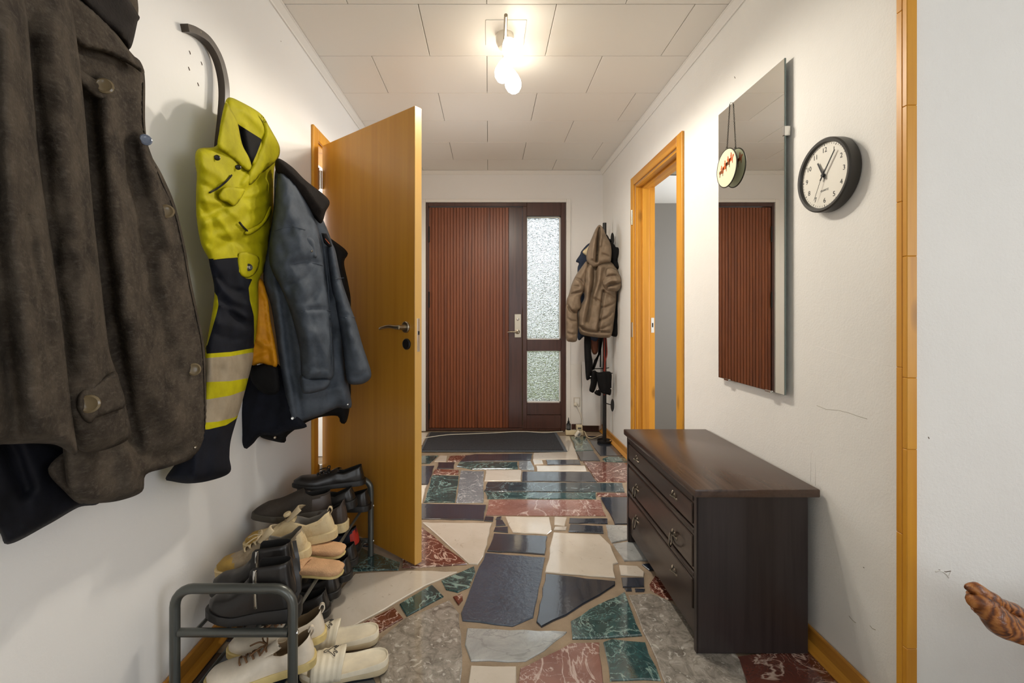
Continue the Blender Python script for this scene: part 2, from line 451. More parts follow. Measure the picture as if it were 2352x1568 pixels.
# ------------------------------------------------------------------ ceiling of staggered panels
ce = empty('ceiling', (0, 0, ZC), 'white ceiling of staggered rectangular panels', None, None, 'structure')
bm = bmesh.new(); add_box(bm, (-2.2, -2.6, ZC + 0.012), (3.3, 4.62, ZC + 0.1)); frombm('ceiling_base', bm, M['gap'], ce)
W_, D_ = 0.616, 0.407
for k in range(-4, 7):
    y0 = 2.0216 + D_ * k; y1 = min(y0 + D_, YF)
    if y1 - y0 < 0.05: continue
    off = -0.313 if k % 2 == 0 else -0.008
    n = -6
    while off + W_ * n < XR:
        a = max(off + W_ * n, XL); b = min(off + W_ * (n + 1), XR if y0 > 1.15 else 3.0)
        if b - a > 0.03:
            g = 0.0016
            bm = bmesh.new(); add_box(bm, (a + g, y0 + g * 1.2, ZC), (b - g, y1 - g * 1.2, ZC + 0.013), 0.0015)
            frombm('ceiling_panel', bm, M['ceil'], ce)
        n += 1
box('ceiling_room', (XL, -2.5, ZC), (3.1, 2.0216 - 4 * D_, ZC + 0.012), M['ceil'], ce)

# ------------------------------------------------------------------ walls
def wall(name, boxes, mat, label):
    bm = bmesh.new()
    for lo, hi in boxes: add_box(bm, lo, hi)
    return tag(frombm(name, bm, mat), label, None, None, 'structure')
T = 0.12
D2A, D2B, D2H = 2.475, 3.24, 2.07          # doorway in the left wall
D3A, D3B, D3H = 2.63, 3.41, 2.09          # doorway in the right wall
wl = wall('wall_left', [((XL - T, -2.5, 0), (XL, D2A, ZC)), ((XL - T, D2B, 0), (XL, YF + .2, ZC)), ((XL - T, D2A, D2H), (XL, D2B, ZC))], M['wall_far'], 'smooth white left wall behind the coats')
wall('wall_right', [((XR, 1.19, 0), (XR + .14, D3A, ZC)), ((XR, D3B, 0), (XR + .14, YF + .2, ZC)), ((XR, D3A, D3H), (XR + .14, D3B, ZC))], M['wall'], 'rough white plaster wall behind chest and mirror')
wall('wall_right_return', [((XR + .14, 1.19, 0), (3.1, 1.31, ZC))], M['wall'], 'rough white plaster wall beside the corner post')
DX0, DX1, DZ = -0.603, 0.746, 2.198
wall('wall_far', [((XL, YF, 0), (DX0, YF + .2, ZC)), ((DX1, YF, 0), (XR, YF + .2, ZC)), ((DX0, YF, DZ), (DX1, YF + .2, ZC))], M['wall_far'], 'white end wall around the brown front door')
WX0, WX1, WZ0, WZ1 = -0.35, 1.25, 0.75, 2.15
wall('wall_back', [((XL - T, -2.62, 0), (WX0, -2.5, ZC)), ((WX1, -2.62, 0), (3.22, -2.5, ZC)), ((WX0, -2.62, 0), (WX1, -2.5, WZ0)), ((WX0, -2.62, WZ1), (WX1, -2.5, ZC))], M['wall'], 'white wall with a wide window behind the viewer')
wall('wall_side', [((3.1, -2.5, 0), (3.22, -1.8, ZC)), ((3.1, 0, 0), (3.22, 1.31, ZC)), ((3.1, -1.8, 0), (3.22, 0, WZ0)), ((3.1, -1.8, WZ1), (3.22, 0, ZC))], M['wall'], 'white side wall with a window in the near room')
# small rooms behind the two inner doorways
wall('wall_room_left', [((-2.1, 2.2, 0), (-2.0, 3.6, ZC)), ((-2.1, 2.1, 0), (XL - T, 2.2, ZC)), ((-2.1, 3.6, 0), (XL - T, 3.7, ZC))], M['wall_far'], 'white walls of the small room behind the open beech door')
wall('wall_room_right', [((3.1, 1.31, 0), (3.2, 2.2, ZC)), ((3.1, 3.8, 0), (3.2, 4.62, ZC)), ((3.1, 2.2, 0), (3.2, 3.8, .8)), ((3.1, 2.2, 2.1), (3.2, 3.8, ZC)), ((XR + .14, 4.52, 0), (3.2, 4.62, ZC))], M['wall_far'], 'white walls of the room seen through the pine doorway')
area_light('daylight_right_room', (3.14, 3.0, 1.45), (math.radians(90), 0, math.radians(90)), 1.5, 1.2, 36, (0.93, 0.96, 1.0))
area_light('fill_left_room', (-1.98, 2.9, 1.5), (math.radians(90), 0, math.radians(-90)), 1.0, 1.0, 14, (0.93, 0.96, 1.0))  # added fill lamp, no window there; brightens the corridor's far end

# marks on the plaster
def crack(pts, r=0.0009, mat=None):
    return tube('wall_crack', pts, r, mat or M['gap'], None, 5)
trimC = 0
# ------------------------------------------------------------------ mouldings and baseboards
def mould(name, a, b, inward, label):
    a = Vector(a); b = Vector(b); i = Vector(inward); s = 0.034
    prof = [(0, -0.002), (0, -s), (.006, -s), (.008, -s + .006), (.012, -s + .010), (s - .010, -.012), (s - .006, -.008), (s, -.006), (s, -0.002)]
    bm = bmesh.new()
    A = [bm.verts.new(a + i * (u + .001) + Vector((0, 0, v))) for u, v in prof]; B = [bm.verts.new(b + i * (u + .001) + Vector((0, 0, v))) for u, v in prof]
    n = len(prof)
    for k in range(n): bm.faces.new((A[k], A[(k + 1) % n], B[(k + 1) % n], B[k]))
    bm.faces.new(A[::-1]); bm.faces.new(B)
    return tag(frombm(name, bm, M['trim_white']), label, None, None, 'structure')
mould('trim_1', (XL, -2.4, ZC), (XL, YF, ZC), (1, 0, 0), 'thin white cove moulding along the left wall and ceiling')
mould('trim_2', (XR, 1.31, ZC), (XR, YF, ZC), (-1, 0, 0), 'thin white cove moulding along the right wall and ceiling')
mould('trim_3', (XL, YF, ZC), (XR, YF, ZC), (0, -1, 0), 'thin white cove moulding over the front door')
def baseboard(name, x, s, y0, y1, label):
    e = empty(name, (x, y0, 0), label, None, None, 'structure')
    box('board', (x + s * .001, y0, .001), (x + s * .013, y1, .066), M['pine_board'], e, .003)
    bm = bmesh.new(); pr = [(.013, .002), (.036, .002), (.036, .006), (.014, .024)]
    A = [bm.verts.new((x + s * u, y0, v)) for u, v in pr]; B = [bm.verts.new((x + s * u, y1, v)) for u, v in pr]
    for k in range(4): bm.faces.new((A[k], A[(k + 1) % 4], B[(k + 1) % 4], B[k]))
    bm.faces.new(A[::-1]); bm.faces.new(B); frombm('shoe_strip', bm, M['pine_y'], e)
baseboard('baseboard_right', XR, -1, 1.21, 2.545, 'pine baseboard with shoe strip beside the dark chest')
baseboard('baseboard_right_far', XR, -1, 3.49, YF, 'pine baseboard with shoe strip between coat stand and pine doorway')
baseboard('baseboard_left', XL, 1, -2.4, 2.405, 'pine baseboard with shoe strip behind the shoe rack')
box('baseboard_far', (DX1 + .05, YF - .015, .001), (XR - .04, YF - .001, .07), M['mahog_dark'], None, .003)
tag(bpy.data.objects['baseboard_far'], 'dark brown baseboard below the white panel heater', None, None, 'structure')
# corner post: two edge-glued strips of finger-jointed pine
cp = empty('trim_corner', (XR, 1.19, 0), 'finger-jointed orange pine corner trim from floor to ceiling', None, None, 'structure')
def strips(lo, hi, cuts):
    zs = [0.001] + cuts + [ZC - .001]
    for a, b in zip(zs, zs[1:]):
        box('finger_joint_piece', (lo[0], lo[1], a), (hi[0], hi[1], b - .0004), M['pine'], cp, .0015)
strips((1.0815, 1.1905, 0), (1.0995, 1.208, 0), [.55, .985, 1.42, 1.92])
strips((1.0815, 1.176, 0), (1.1085, 1.1898, 0), [.26, .775, .96, 1.275, 1.665, 2.1])

# ------------------------------------------------------------------ front door with sidelight
t = NT('rippled_glass')
hh = t.math('ADD', t.noise(t.coord((34, 34, 95)), 1.0, 1, 0.5, 0.4).outputs[0], t.math('MULTIPLY', t.noise(t.coord((90, 90, 210)), 1.0, 1).outputs[0], .35))
t.set(color=(0.90, 0.93, 0.93, 1), rough=0.04, trans=1.0, ior=1.45, normal=t.bump(hh, 1.0, 0.03)); M['glass'] = t.m
d1 = empty('door_1', (0, YF, 0), 'brown vertical-plank front door with rippled glass sidelight', None, None, 'structure')
fm = M['mahog_dark']
yA, yB = YF - .004, YF + .11
pxX = lambda px: (px - VX) * YF / F
pyZ = lambda py: CAMH - (py - VY) * YF / F
gx0, gx1 = pxX(1210), pxX(1288)
box('frame_side', (DX0 + .001, yA, .001), (DX0 + .024, yB, DZ - .001), fm, d1, .003)
box('frame_side', (DX1 - .048, yA, .001), (DX1 - .001, yB, DZ - .001), fm, d1, .003)
box('frame_head', (DX0 + .024, yA, pyZ(474)), (gx0, yB, DZ - .001), fm, d1, .003)
box('frame_head', (gx0, yA, pyZ(496)), (DX1 - .048, yB, DZ - .001), fm, d1, .003)
box('frame_sill', (DX0 + .024, yA + .01, .001), (DX1 - .048, yB, .022), fm, d1, .003)
box('frame_mullion', (pxX(1200.5), yA, .022), (gx0, yB, pyZ(474)), fm, d1, .003)
box('frame_rail', (gx0, yA, pyZ(805)), (DX1 - .048, yB, pyZ(780)), fm, d1, .003)
box('frame_rail', (gx0, yA, pyZ(952)), (DX1 - .048, yB, pyZ(925)), fm, d1, .003)
box('panel', (gx0, yA + .004, .022), (DX1 - .048, yB, pyZ(953)), fm, d1, .002)
for zt, zb in ((497, 780), (805, 925)):
    bd = M['trim_white']
    z1, z0 = pyZ(zt), pyZ(zb)
    x0, x1 = gx0, min(gx1, DX1 - .048)
    box('glass_pane', (x0 + .002, YF + .050, z0 + .002), (x1 - .002, YF + .056, z1 - .002), M['glass'], d1)
    for lo, hi in (((x0, YF + .02, z0), (x0 + .007, YF + .05, z1)), ((x1 - .009, YF + .02, z0), (x1, YF + .05, z1)), ((x0, YF + .02, z0), (x1, YF + .05, z0 + .010)), ((x0, YF + .02, z1 - .006), (x1, YF + .05, z1))):
        box('glazing_bead', lo, hi, bd, d1)
leaf = box('door_leaf', (DX0 + .026, YF + .022, .024), (pxX(1200), YF + .06, pyZ(475)), M['mahog'], d1)
lx0, lx1 = DX0 + .027, pxX(1168)
npl = 26
for i in range(npl):
    a = lx0 + (lx1 - lx0) * i / npl; b = lx0 + (lx1 - lx0) * (i + 1) / npl
    box('plank', (a + .0016, YF + .010, .026), (b - .0016, YF + .0225, pyZ(476)), M['mahog'], d1, .0025)
box('lock_stile', (lx1 + .001, YF + .010, .026), (pxX(1199.5), YF + .0225, pyZ(476)), M['mahog_dark'], d1, .003)
hp = box('lock_plate', (pxX(1182), YF + .003, pyZ(775)), (pxX(1197), YF + .010, pyZ(721)), M['steel'], d1, .002)
lathe('lock_cylinder', [(0, .0), (.013, 0), (.013, .010), (.009, .012), (0, .012)], (pxX(1189), YF + .003, pyZ(733)), (0, -1, 0), M['chrome'], hp)
lathe('handle_rose', [(0, .0), (.022, 0), (.022, .008), (.012, .012), (.01, .03), (0, .03)], (pxX(1189), YF + .003, pyZ(762)), (0, -1, 0), M['steel'], hp)
tube('handle_lever', smooth_path([(pxX(1189), YF - .025, pyZ(762)), (pxX(1183), YF - .033, pyZ(762)), (pxX(1174), YF - .036, pyZ(761.5)), (pxX(1165), YF - .034, pyZ(762.5))], 5), [.010] * 6 + [.008] * 6 + [.006] * 4, M['steel'], hp)
for py in (538, 688, 944):
    lathe('hinge', [(0, -.075), (.008, -.075), (.008, .075), (0, .075)], (DX0 + .030, YF - .004, pyZ(py)), (0, 0, 1), M['black_metal'], d1, 10)
# white casing around the door
cs = empty('trim_door_casing', (0, YF, 0), 'narrow white casing around the brown front door', None, None, 'structure')
box('casing_board', (DX0 - .042, YF - .014, 0.001), (DX0 - .001, YF - .001, DZ + .03), M['trim_white'], cs, .002)
box('casing_board', (DX1 + .001, YF - .014, 0.001), (DX1 + .042, YF - .001, DZ + .03), M['trim_white'], cs, .002)
box('casing_board', (DX0 - .001, YF - .014, DZ + .001), (DX1 + .001, YF - .001, DZ + .03), M['trim_white'], cs, .002)

# ------------------------------------------------------------------ open beech door at left
d2 = empty('door_2', (XL, 2.475, 0), 'open beech veneer door with steel lever handle', None, None, 'structure')
P = M['pine']
box('architrave', (XL + .001, 2.408, .001), (XL + .016, 2.474, 2.13), P, d2, .003)
box('architrave', (XL + .001, 3.241, .001), (XL + .016, 3.307, 2.13), P, d2, .003)
box('architrave', (XL + .001, 2.474, 2.064), (XL + .016, 3.241, 2.13), P, d2, .003)
box('jamb', (XL - T, 2.4755, .001), (XL + .0, 2.4905, D2H - .001), P, d2)
box('jamb', (XL - T, 3.2245, .001), (XL + .0, 3.2395, D2H - .001), P, d2)
box('jamb', (XL - T, 2.4905, D2H - .016), (XL, 3.2245, D2H - .001), P, d2)
hx, hy, ex, ey = -.914, 2.502, -.3266, 2.0195
u = Vector((ex - hx, ey - hy, 0)); LW = u.length; u.normalize(); vN = Vector((-u.y, u.x, 0))
ML = Matrix.Identity(4)
for i in range(3): ML[i][0] = u[i]; ML[i][1] = vN[i]
ML[0][3], ML[1][3] = hx, hy
# local: x along leaf, y thickness (0 = face toward camera)
lf = box('door_leaf', (0, 0, .01), (LW - .002, .04, 2.05), M['veneer'], d2, .0015, ML)
box('leaf_edge', (LW - .002, 0, .01), (LW, .04, 2.05), M['veneer_edge'], lf, .0006, ML)
def L3(x, y, z): return ML @ Vector((x, y, z))
def leafx(px):   # leaf coordinate seen at px on the near face
    k = (px - VX) / F
    return (k * hy - hx) / (u.x - k * u.y)
def leafz(px, py):
    t = leafx(px); Yq = hy + u.y * t
    return CAMH - (py - VY) * Yq / F
hxp = leafx(933); hz = leafz(933, 751)
nrm = -vN
lathe('handle_rose', [(0, 0), (.026, 0), (.026, .006), (.023, .009), (.011, .010), (.0105, .045), (0, .045)], L3(hxp, 0, hz), nrm, M['steel'], lf)
hl = smooth_path([L3(hxp, -.04, hz), L3(hxp - .02, -.047, hz), L3(hxp - .06, -.05, hz + .003), L3(hxp - .115, -.047, hz - .004), L3(hxp - .135, -.044, hz - .010)], 5)
tube('handle_lever', hl, [.011 - .006 * i / len(hl) for i in range(len(hl))], M['steel'], lf, 12)
hz2 = leafz(935, 790); hx2 = leafx(935)
lathe('key_escutcheon', [(0, 0), (.025, 0), (.025, .006), (.022, .009), (.021, .0065), (0, .0065)], L3(hx2, 0, hz2), nrm, M['black_metal'], lf)
ez0 = CAMH - (808 - VY) * ey / F; ez1 = CAMH - (731 - VY) * ey / F
box('lock_faceplate', (LW, .013, ez0), (LW + .0012, .029, ez1), M['chrome'], lf, .0004, ML)
box('latch_slot', (LW + .001, .017, ez0 + .075), (LW + .0022, .026, ez0 + .092), M['black_plastic'], lf, .0, ML)
for z in (1.86, .25):
    lathe('hinge', [(0, -.05), (.008, -.05), (.008, .05), (0, .05)], (hx - .006, hy - .006, z), (0, 0, 1), M['chrome'], d2, 10)
    box('hinge_plate', (XL + .002, 2.4740, z - .06), (XL + .020, 2.4752, z + .06), M['chrome'], d2)

# ------------------------------------------------------------------ pine doorway at right (leaf removed)
d3 = empty('door_3', (XR, 2.63, 0), 'orange pine door frame without a leaf in the right wall', None, None, 'structure')
xa, xb = XR - .016, XR - .001
box('architrave', (xa, 2.555, .001), (xb, D3A - .001, 2.155), P, d3, .003)
box('architrave', (xa, D3B + .001, .001), (xb, 3.475, 2.155), P, d3, .003)
box('architrave', (xa, D3A - .001, D3H + .001), (xb, D3B + .001, 2.155), M['pine_y'], d3, .003)
for ya, yb in ((D3A, D3A + .018), (D3B - .018, D3B)):
    box('jamb', (XR, ya + .0005, .001), (XR + .14, yb - .0005, D3H - .019), P, d3)
    s = 1 if ya < 3 else -1
    y0 = (D3A + .018) if s > 0 else (D3B - .030)
    box('stop_strip', (XR + .045, y0, .001), (XR + .095, y0 + .012, D3H - .03), P, d3, .002)
    box('stop_strip', (XR + .004, y0 + (.0 if s > 0 else .006), .001), (XR + .012, y0 + (.006 if s > 0 else .012), D3H - .03), P, d3, .001)
box('jamb', (XR, D3A, D3H - .018), (XR + .14, D3B, D3H - .001), M['pine_y'], d3)
box('stop_strip', (XR + .045, D3A + .018, D3H - .032), (XR + .095, D3B - .018, D3H - .018), M['pine_y'], d3, .002)
sp = onx(1497, 745, XR + .13)
zs = CAMH - (745 - VY) * D3B / F
box('strike_plate', (XR + .112, D3B - .0195, zs - .06), (XR + .134, D3B - .018, zs + .05), M['chrome'], d3)
box('strike_slot', (XR + .118, D3B - .0202, zs - .02), (XR + .128, D3B - .0194, zs + .012), M['black_plastic'], d3)
zh = CAMH - (757 - VY) * 3.42 / F
for z in (zh, ):
    lathe('hinge', [(0, -.055), (.009, -.055), (.009, -.003), (.010, -.003), (.010, .003), (.009, .003), (.009, .055), (0, .055)], (xa - .004, D3B + .012, z), (0, 0, 1), M['steel'], d3, 10)
lathe('hinge', [(0, -.055), (.009, -.055), (.009, .055), (0, .055)], (xa - .004, D3B + .012, 1.85), (0, 0, 1), M['steel'], d3, 10)
# ------------------------------------------------------------------ ceiling lamp
M['lampwhite'] = plain('lamp_white', srgb(214, 206, 190), 0.4)
def emis(name, col, st):
    t = NT(name); t.set(color=(0.9, 0.88, 0.8, 1), rough=0.4, emit=col, emits=st); return t.m
M['bulb'] = emis('lit_opal_glass', (1.0, 0.90, 0.74, 1), LAMP_STRENGTH)
hp = box('ceiling_hatch', (-.014, 2.126, ZC - .004), (.179, 2.325, ZC - .0005), M['ceil'], None, .0015)
tag(hp, 'thin square white cover plate on the ceiling behind the lamp', 'cover plate')
lp = empty('ceiling_lamp', (.075, 2.2, ZC), 'three-shade opal glass spot bar lamp on the ceiling', 'lamp')
lathe('canopy', [(0, 0), (.042, 0), (.045, -.01), (.043, -.035), (.030, -.065), (.012, -.075), (0, -.075)], (.08, 2.235, ZC - .0045), (0, 0, 1), M['lampwhite'], lp)
bz = ZC - .085
tube('bar', [(.075, 1.965, bz), (.078, 2.2, bz), (.082, 2.49, bz)], .008, M['steel'], lp, 12)
for (px, py, Yc, dx, dy) in ((1174, 112, 2.12, .35, -.35), (1158, 160, 2.32, -.28, .1), (1177, 186, 2.45, .3, .35)):
    c = at(px, py, Yc); d = Vector((dx, dy, -1)).normalized()
    top = c - d * .055
    s = lathe('shade', [(0, 0), (.018, 0), (.026, .012), (.037, .035), (.044, .062), (.044, .078), (.036, .1), (.018, .117), (0, .121)], top, d, M['bulb'], lp, 20)
    ld = bpy.data.lights.new('bulb_light', 'SPOT'); ld.energy = LAMP_POWER; ld.color = (1.0, 0.92, 0.80); ld.spot_size = math.radians(176); ld.spot_blend = 0.3; ld.shadow_soft_size = .03
    lo = bpy.data.objects.new('bulb_light', ld); COL.objects.link(lo); lo.parent = lp
    lo.location = top + d * .126 - ROOT[lp]; lo.rotation_euler = Vector((dx * .15, dy * .15, -1)).to_track_quat('-Z', 'Y').to_euler()
    lathe('socket', [(0, -.03), (.012, -.03), (.016, -.02), (.017, .004), (0, .004)], top, d, M['lampwhite'], lp, 14)
    by = Vector((.075 + (.007 * (top.y - 1.965) / .525), min(max(top.y, 1.97), 2.488), bz))
    tube('arm', [by, by.lerp(top - d * .028, .5) + Vector((0, 0, -.003)), top - d * .025], .006, M['steel'], lp, 8)

# ------------------------------------------------------------------ mirror
XM = 1.075
M['mirror'] = plain('mirror_silver', (0.86, 0.88, 0.86, 1), 0.0, 1.0)
M['mirror_edge'] = plain('mirror_glass_edge', srgb(110, 124, 122), 0.2, 0.3)
mr = empty('wall_mirror', (XM, 1.89, .83), 'tall frameless wall mirror reflecting the front door', 'mirror')
box('glass_backing', (XM + .0008, 1.653, .83), (XM + .006, 2.128, 2.055), M['mirror_edge'], mr)
mesh('mirror_glass', [(XM, 1.654, .831), (XM, 2.127, .831), (XM, 2.127, 2.054), (XM, 1.654, 2.054)], [(0, 1, 2, 3)], M['mirror'], mr)
box('spacer_back', (XM + .006, 1.70, .88), (XR - .001, 2.08, 2.0), M['gap'], mr)
for (y, z) in ((1.653, 1.79), ):
    box('clip', (XM - .004, y - .005, z - .018), (XM + .02, y + .008, z + .018), M['chrome'], mr, .002)
for y in (2.05, 1.745):
    box('clip', (XM - .005, y - .02, .824), (XM + .02, y + .02, .834), M['chrome'], mr, .002)

# ------------------------------------------------------------------ hanging painted glass disc
XO = 1.056
M['disc_glass'] = plain('pale_painted_glass', srgb(226, 226, 196), 0.15)
M['disc_rim'] = plain('lead_rim', srgb(70, 66, 58), 0.4, 0.7)
M['paint_orange'] = plain('orange_paint', srgb(206, 92, 32), 0.4)
M['paint_brown'] = plain('brown_paint', srgb(128, 72, 32), 0.4)
om = empty('hanging_glass_disc', (XO, 2.02, 1.69), 'round painted glass disc with orange riders hung on a chain over the mirror', 'ornament')
oc = Vector((XO, 2.018, 1.772)); orad = .083
lathe('glass', [(0, -.0015), (orad, -.0015), (orad, .0015), (0, .0015)], oc, (1, 0, 0), M['disc_glass'], om, 48)
tube('rim', [oc + Vector((0, math.cos(a) * orad, math.sin(a) * orad)) for a in [2 * math.pi * i / 48 for i in range(48)]], .0028, M['disc_rim'], om, 8, True)
def paint(name, pts, mat, side):
    x = oc.x - .0022 if side < 0 else oc.x + .0022
    V = [(x, oc.y - p[0], oc.z + p[1]) for p in pts]
    mesh(name, V, [tuple(range(len(V)))] if side < 0 else [tuple(range(len(V)))[::-1]], mat, om)
horse = [(-.022, .002), (-.018, .012), (-.008, .012), (.008, .010), (.014, .020), (.022, .022), (.024, .014), (.017, .010), (.014, .0), (.015, -.016), (.011, -.017), (.009, -.003), (-.010, -.004), (-.013, -.018), (-.017, -.017), (-.016, -.002)]
rider = [(-.004, .010), (-.006, .022), (-.002, .028), (-.003, .034), (.003, .036), (.005, .029), (.006, .020), (.004, .010)]
for side in (-1, 1):
    for i, (dx, dz, sc) in enumerate(((-.042, -.010, .95), (-.012, .002, 1.0), (.014, .012, 1.0), (.040, .022, .95))):
        paint('painted_horse', [(dx + x * sc, dz + z * sc) for x, z in horse], M['paint_brown'] if i % 2 == 0 else M['paint_orange'], side)
        paint('painted_rider', [(dx + x * sc, dz + z * sc) for x, z in rider], M['paint_orange'], side)
bm = bmesh.new()
ctop = Vector((XM - .008, 2.012, 2.052)); cbot = oc + Vector((0, -.004, orad + .004))
nl = 34
for i in range(nl):
    c = ctop.lerp(cbot, (i + .5) / nl); ax = Vector((1, 0, 0)) if i % 2 else Vector((0, 1, 0))
    L = (cbot - ctop).length / nl * .75
    add_tube(bm, [c + ax * (.0026 * math.cos(a)) + Vector((0, 0, L * math.sin(a))) for a in [2 * math.pi * k / 8 for k in range(8)]], .0009, 5, True)
add_tube(bm, [ctop + Vector((0, 0, -.003)), ctop + Vector((.002, 0, .007)), ctop + Vector((.016, 0, .007)), ctop + Vector((.016, 0, -.012))], .0012, 6)
frombm('chain', bm, M['disc_rim'], om, True)
tube('loop', [oc + Vector((0, math.cos(a) * .005, orad + .006 + math.sin(a) * .005)) for a in [2 * math.pi * i / 12 for i in range(12)]], .0012, M['disc_rim'], om, 6, True)

# ------------------------------------------------------------------ wall clock
XCk, YCk, ZCk, RCk = 1.062, 1.452, 1.567, .116
M['clock_black'] = plain('clock_rim_black', srgb(52, 50, 46), 0.38)
M['clock_face'] = plain('clock_face', srgb(232, 228, 216), 0.5)
M['ink'] = plain('black_ink', srgb(24, 24, 24), 0.6)
ck = empty('wall_clock', (XR - .002, YCk, ZCk - RCk), 'round black-rimmed wall clock with white face', 'clock')
cc = Vector((XCk, YCk, ZCk))
lathe('case', [(0, -.036), (RCk - .002, -.036), (RCk, -.033), (RCk, -.004), (RCk - .004, 0), (RCk - .012, -.001), (RCk - .014, -.006), (RCk - .014, -.011), (0, -.011)], cc, (-1, 0, 0), M['clock_black'], ck, 64)
fx = XCk + .0102
lathe('dial', [(0, 0), (RCk - .0142, 0), (RCk - .0142, -.0006), (0, -.001)], (fx, YCk, ZCk), (-1, 0, 0), M['clock_face'], ck, 64)
def clkpt(a, r, x): return Vector((x, YCk - math.sin(a) * r, ZCk + math.cos(a) * r))
def textmesh(name, txt, size, origin, xd, yd, mat, parent, ext=0.0002, sx=1.0):
    cu = bpy.data.curves.new(name, 'FONT'); cu.body = txt; cu.size = size; cu.align_x = 'CENTER'; cu.align_y = 'CENTER'; cu.extrude = ext; cu.resolution_u = 3
    o = bpy.data.objects.new(name, cu)
    COL.objects.link(o); bpy.context.view_layer.update()
    me = bpy.data.meshes.new_from_object(o); bpy.data.objects.remove(o); bpy.data.curves.remove(cu)
    x = Vector(xd).normalized(); y = Vector(yd).normalized(); z = x.cross(y)
    MM = Matrix.Identity(4)
    for i in range(3): MM[i][0] = x[i] * sx; MM[i][1] = y[i]; MM[i][2] = z[i]; MM[i][3] = origin[i]
    me.transform(MM); me.materials.clear(); me.materials.append(mat)
    o = bpy.data.objects.new(name, me); COL.objects.link(o)
    return finish(o, parent)
for h in range(1, 13):
    textmesh('numeral', str(h), .022, clkpt(h * math.pi / 6, .080, fx - .0003), (0, -1, 0), (0, 0, 1), M['ink'], ck)
textmesh('dial_text', 'QUARTZ', .0085, clkpt(math.pi, .047, fx - .0003), (0, -1, 0), (0, 0, 1), M['ink'], ck)
bm = bmesh.new()
for m_ in range(60):
    a = m_ * math.pi / 30; r0 = .095 if m_ % 5 else .0935
    add_tube(bm, [clkpt(a, r0, fx - .0004), clkpt(a, .099, fx - .0004)], .0009 if m_ % 5 == 0 else .0004, 4)
frombm('minute_marks', bm, M['ink'], ck)
def hand(name, a, r0, r1, w, x):
    d = clkpt(a, 1, 0) - clkpt(a, 0, 0); n = Vector((0, d.z, -d.y)).normalized(); n.x = 0
    p = [clkpt(a, r0, x) + n * w, clkpt(a, r1, x) + n * w * .8, clkpt(a, r1, x) - n * w * .8, clkpt(a, r0, x) - n * w]
    prism(name, p, (-.0008, 0, 0), M['ink'], ck)
hand('hour_hand', math.radians(-28), -.014, .052, .0032, fx - .004)
hand('minute_hand', math.radians(38), -.018, .082, .0028, fx - .006)
hand('second_hand', math.radians(207), -.02, .080, .0007, fx - .0075)
lathe('hand_cap', [(0, 0), (.005, 0), (.005, .009), (0, .009)], (fx, YCk, ZCk), (-1, 0, 0), M['ink'], ck, 16)

# ------------------------------------------------------------------ chest of drawers
M['chest'] = wood('dark_stained_wood', srgb(30, 24, 24), srgb(50, 42, 42), 'Z', 0.34, 7.0, 0.05, False, 0.12)
M['chest_y'] = wood('dark_stained_wood_lengthwise', srgb(36, 26, 22), srgb(54, 42, 36), 'Y', 0.30, 7.0, 0.05, False, 0.10)
M['antique'] = plain('dark_antique_metal', srgb(126, 118, 106), 0.3, 0.9)
M['chest_top_sheen'] = wood('dark_stained_top_sheen', srgb(56, 41, 34), srgb(80, 61, 50), 'Y', 0.27, 7.0, 0.05, False, 0.08)  # browner and lighter than the carcass: reflected sheen put into the colour
CX0, CX1, CY0, CY1 = .688, 1.058, 1.505, 2.262
ch = empty('chest_of_drawers', (.88, 1.88, 0), 'low dark-stained chest of drawers with ring pulls', 'chest')
box('side_panel', (CX0 + .004, CY0, .002), (CX1, CY0 + .02, .522), M['chest'], ch, .002)
box('side_panel', (CX0 + .004, CY1 - .02, .002), (CX1, CY1, .522), M['chest'], ch, .002)
box('back_panel', (CX1 - .012, CY0 + .02, .03), (CX1, CY1 - .02, .522), M['chest'], ch)
box('bottom_panel', (CX0 + .02, CY0 + .02, .06), (CX1 - .012, CY1 - .02, .075), M['chest'], ch)
box('top_panel', (CX0 - .012, CY0 - .014, .523), (CX1 + .03, CY1 + .016, .550), M['chest_top_sheen'], ch, .004, seg=2)
box('cornice', (CX0 - .003, CY0 + .021, .498), (CX0 + .018, CY1 - .021, .5225), M['chest_y'], ch, .003)
box('apron', (CX0 + .010, CY0 + .021, .042), (CX0 + .026, CY1 - .021, .118), M['chest_y'], ch, .002)
box('front_stile', (CX0, CY0 + .0, .002), (CX0 + .0035, CY0 + .02, .522), M['chest'], ch, .001)
box('front_stile', (CX0, CY1 - .02, .002), (CX0 + .0035, CY1, .522), M['chest'], ch, .001)
drw = []
for z0, z1 in ((.408, .495), (.262, .386), (.122, .240)):
    d = box('drawer', (CX0 + .004, CY0 + .022, z0), (CX0 + .022, CY1 - .022, z1), M['chest_y'], ch, .002); drw.append(d)
    box('drawer_panel', (CX0 - .001, CY0 + .03, z0 + .008), (CX0 + .006, CY1 - .03, z1 - .008), M['chest_y'], d, .005)
for z0, z1 in ((.389, .405), (.243, .259)):
    box('bead_rail', (CX0 - .002, CY0 + .021, z0), (CX0 + .018, CY1 - .021, z1), M['chest_y'], ch, .005, seg=2)
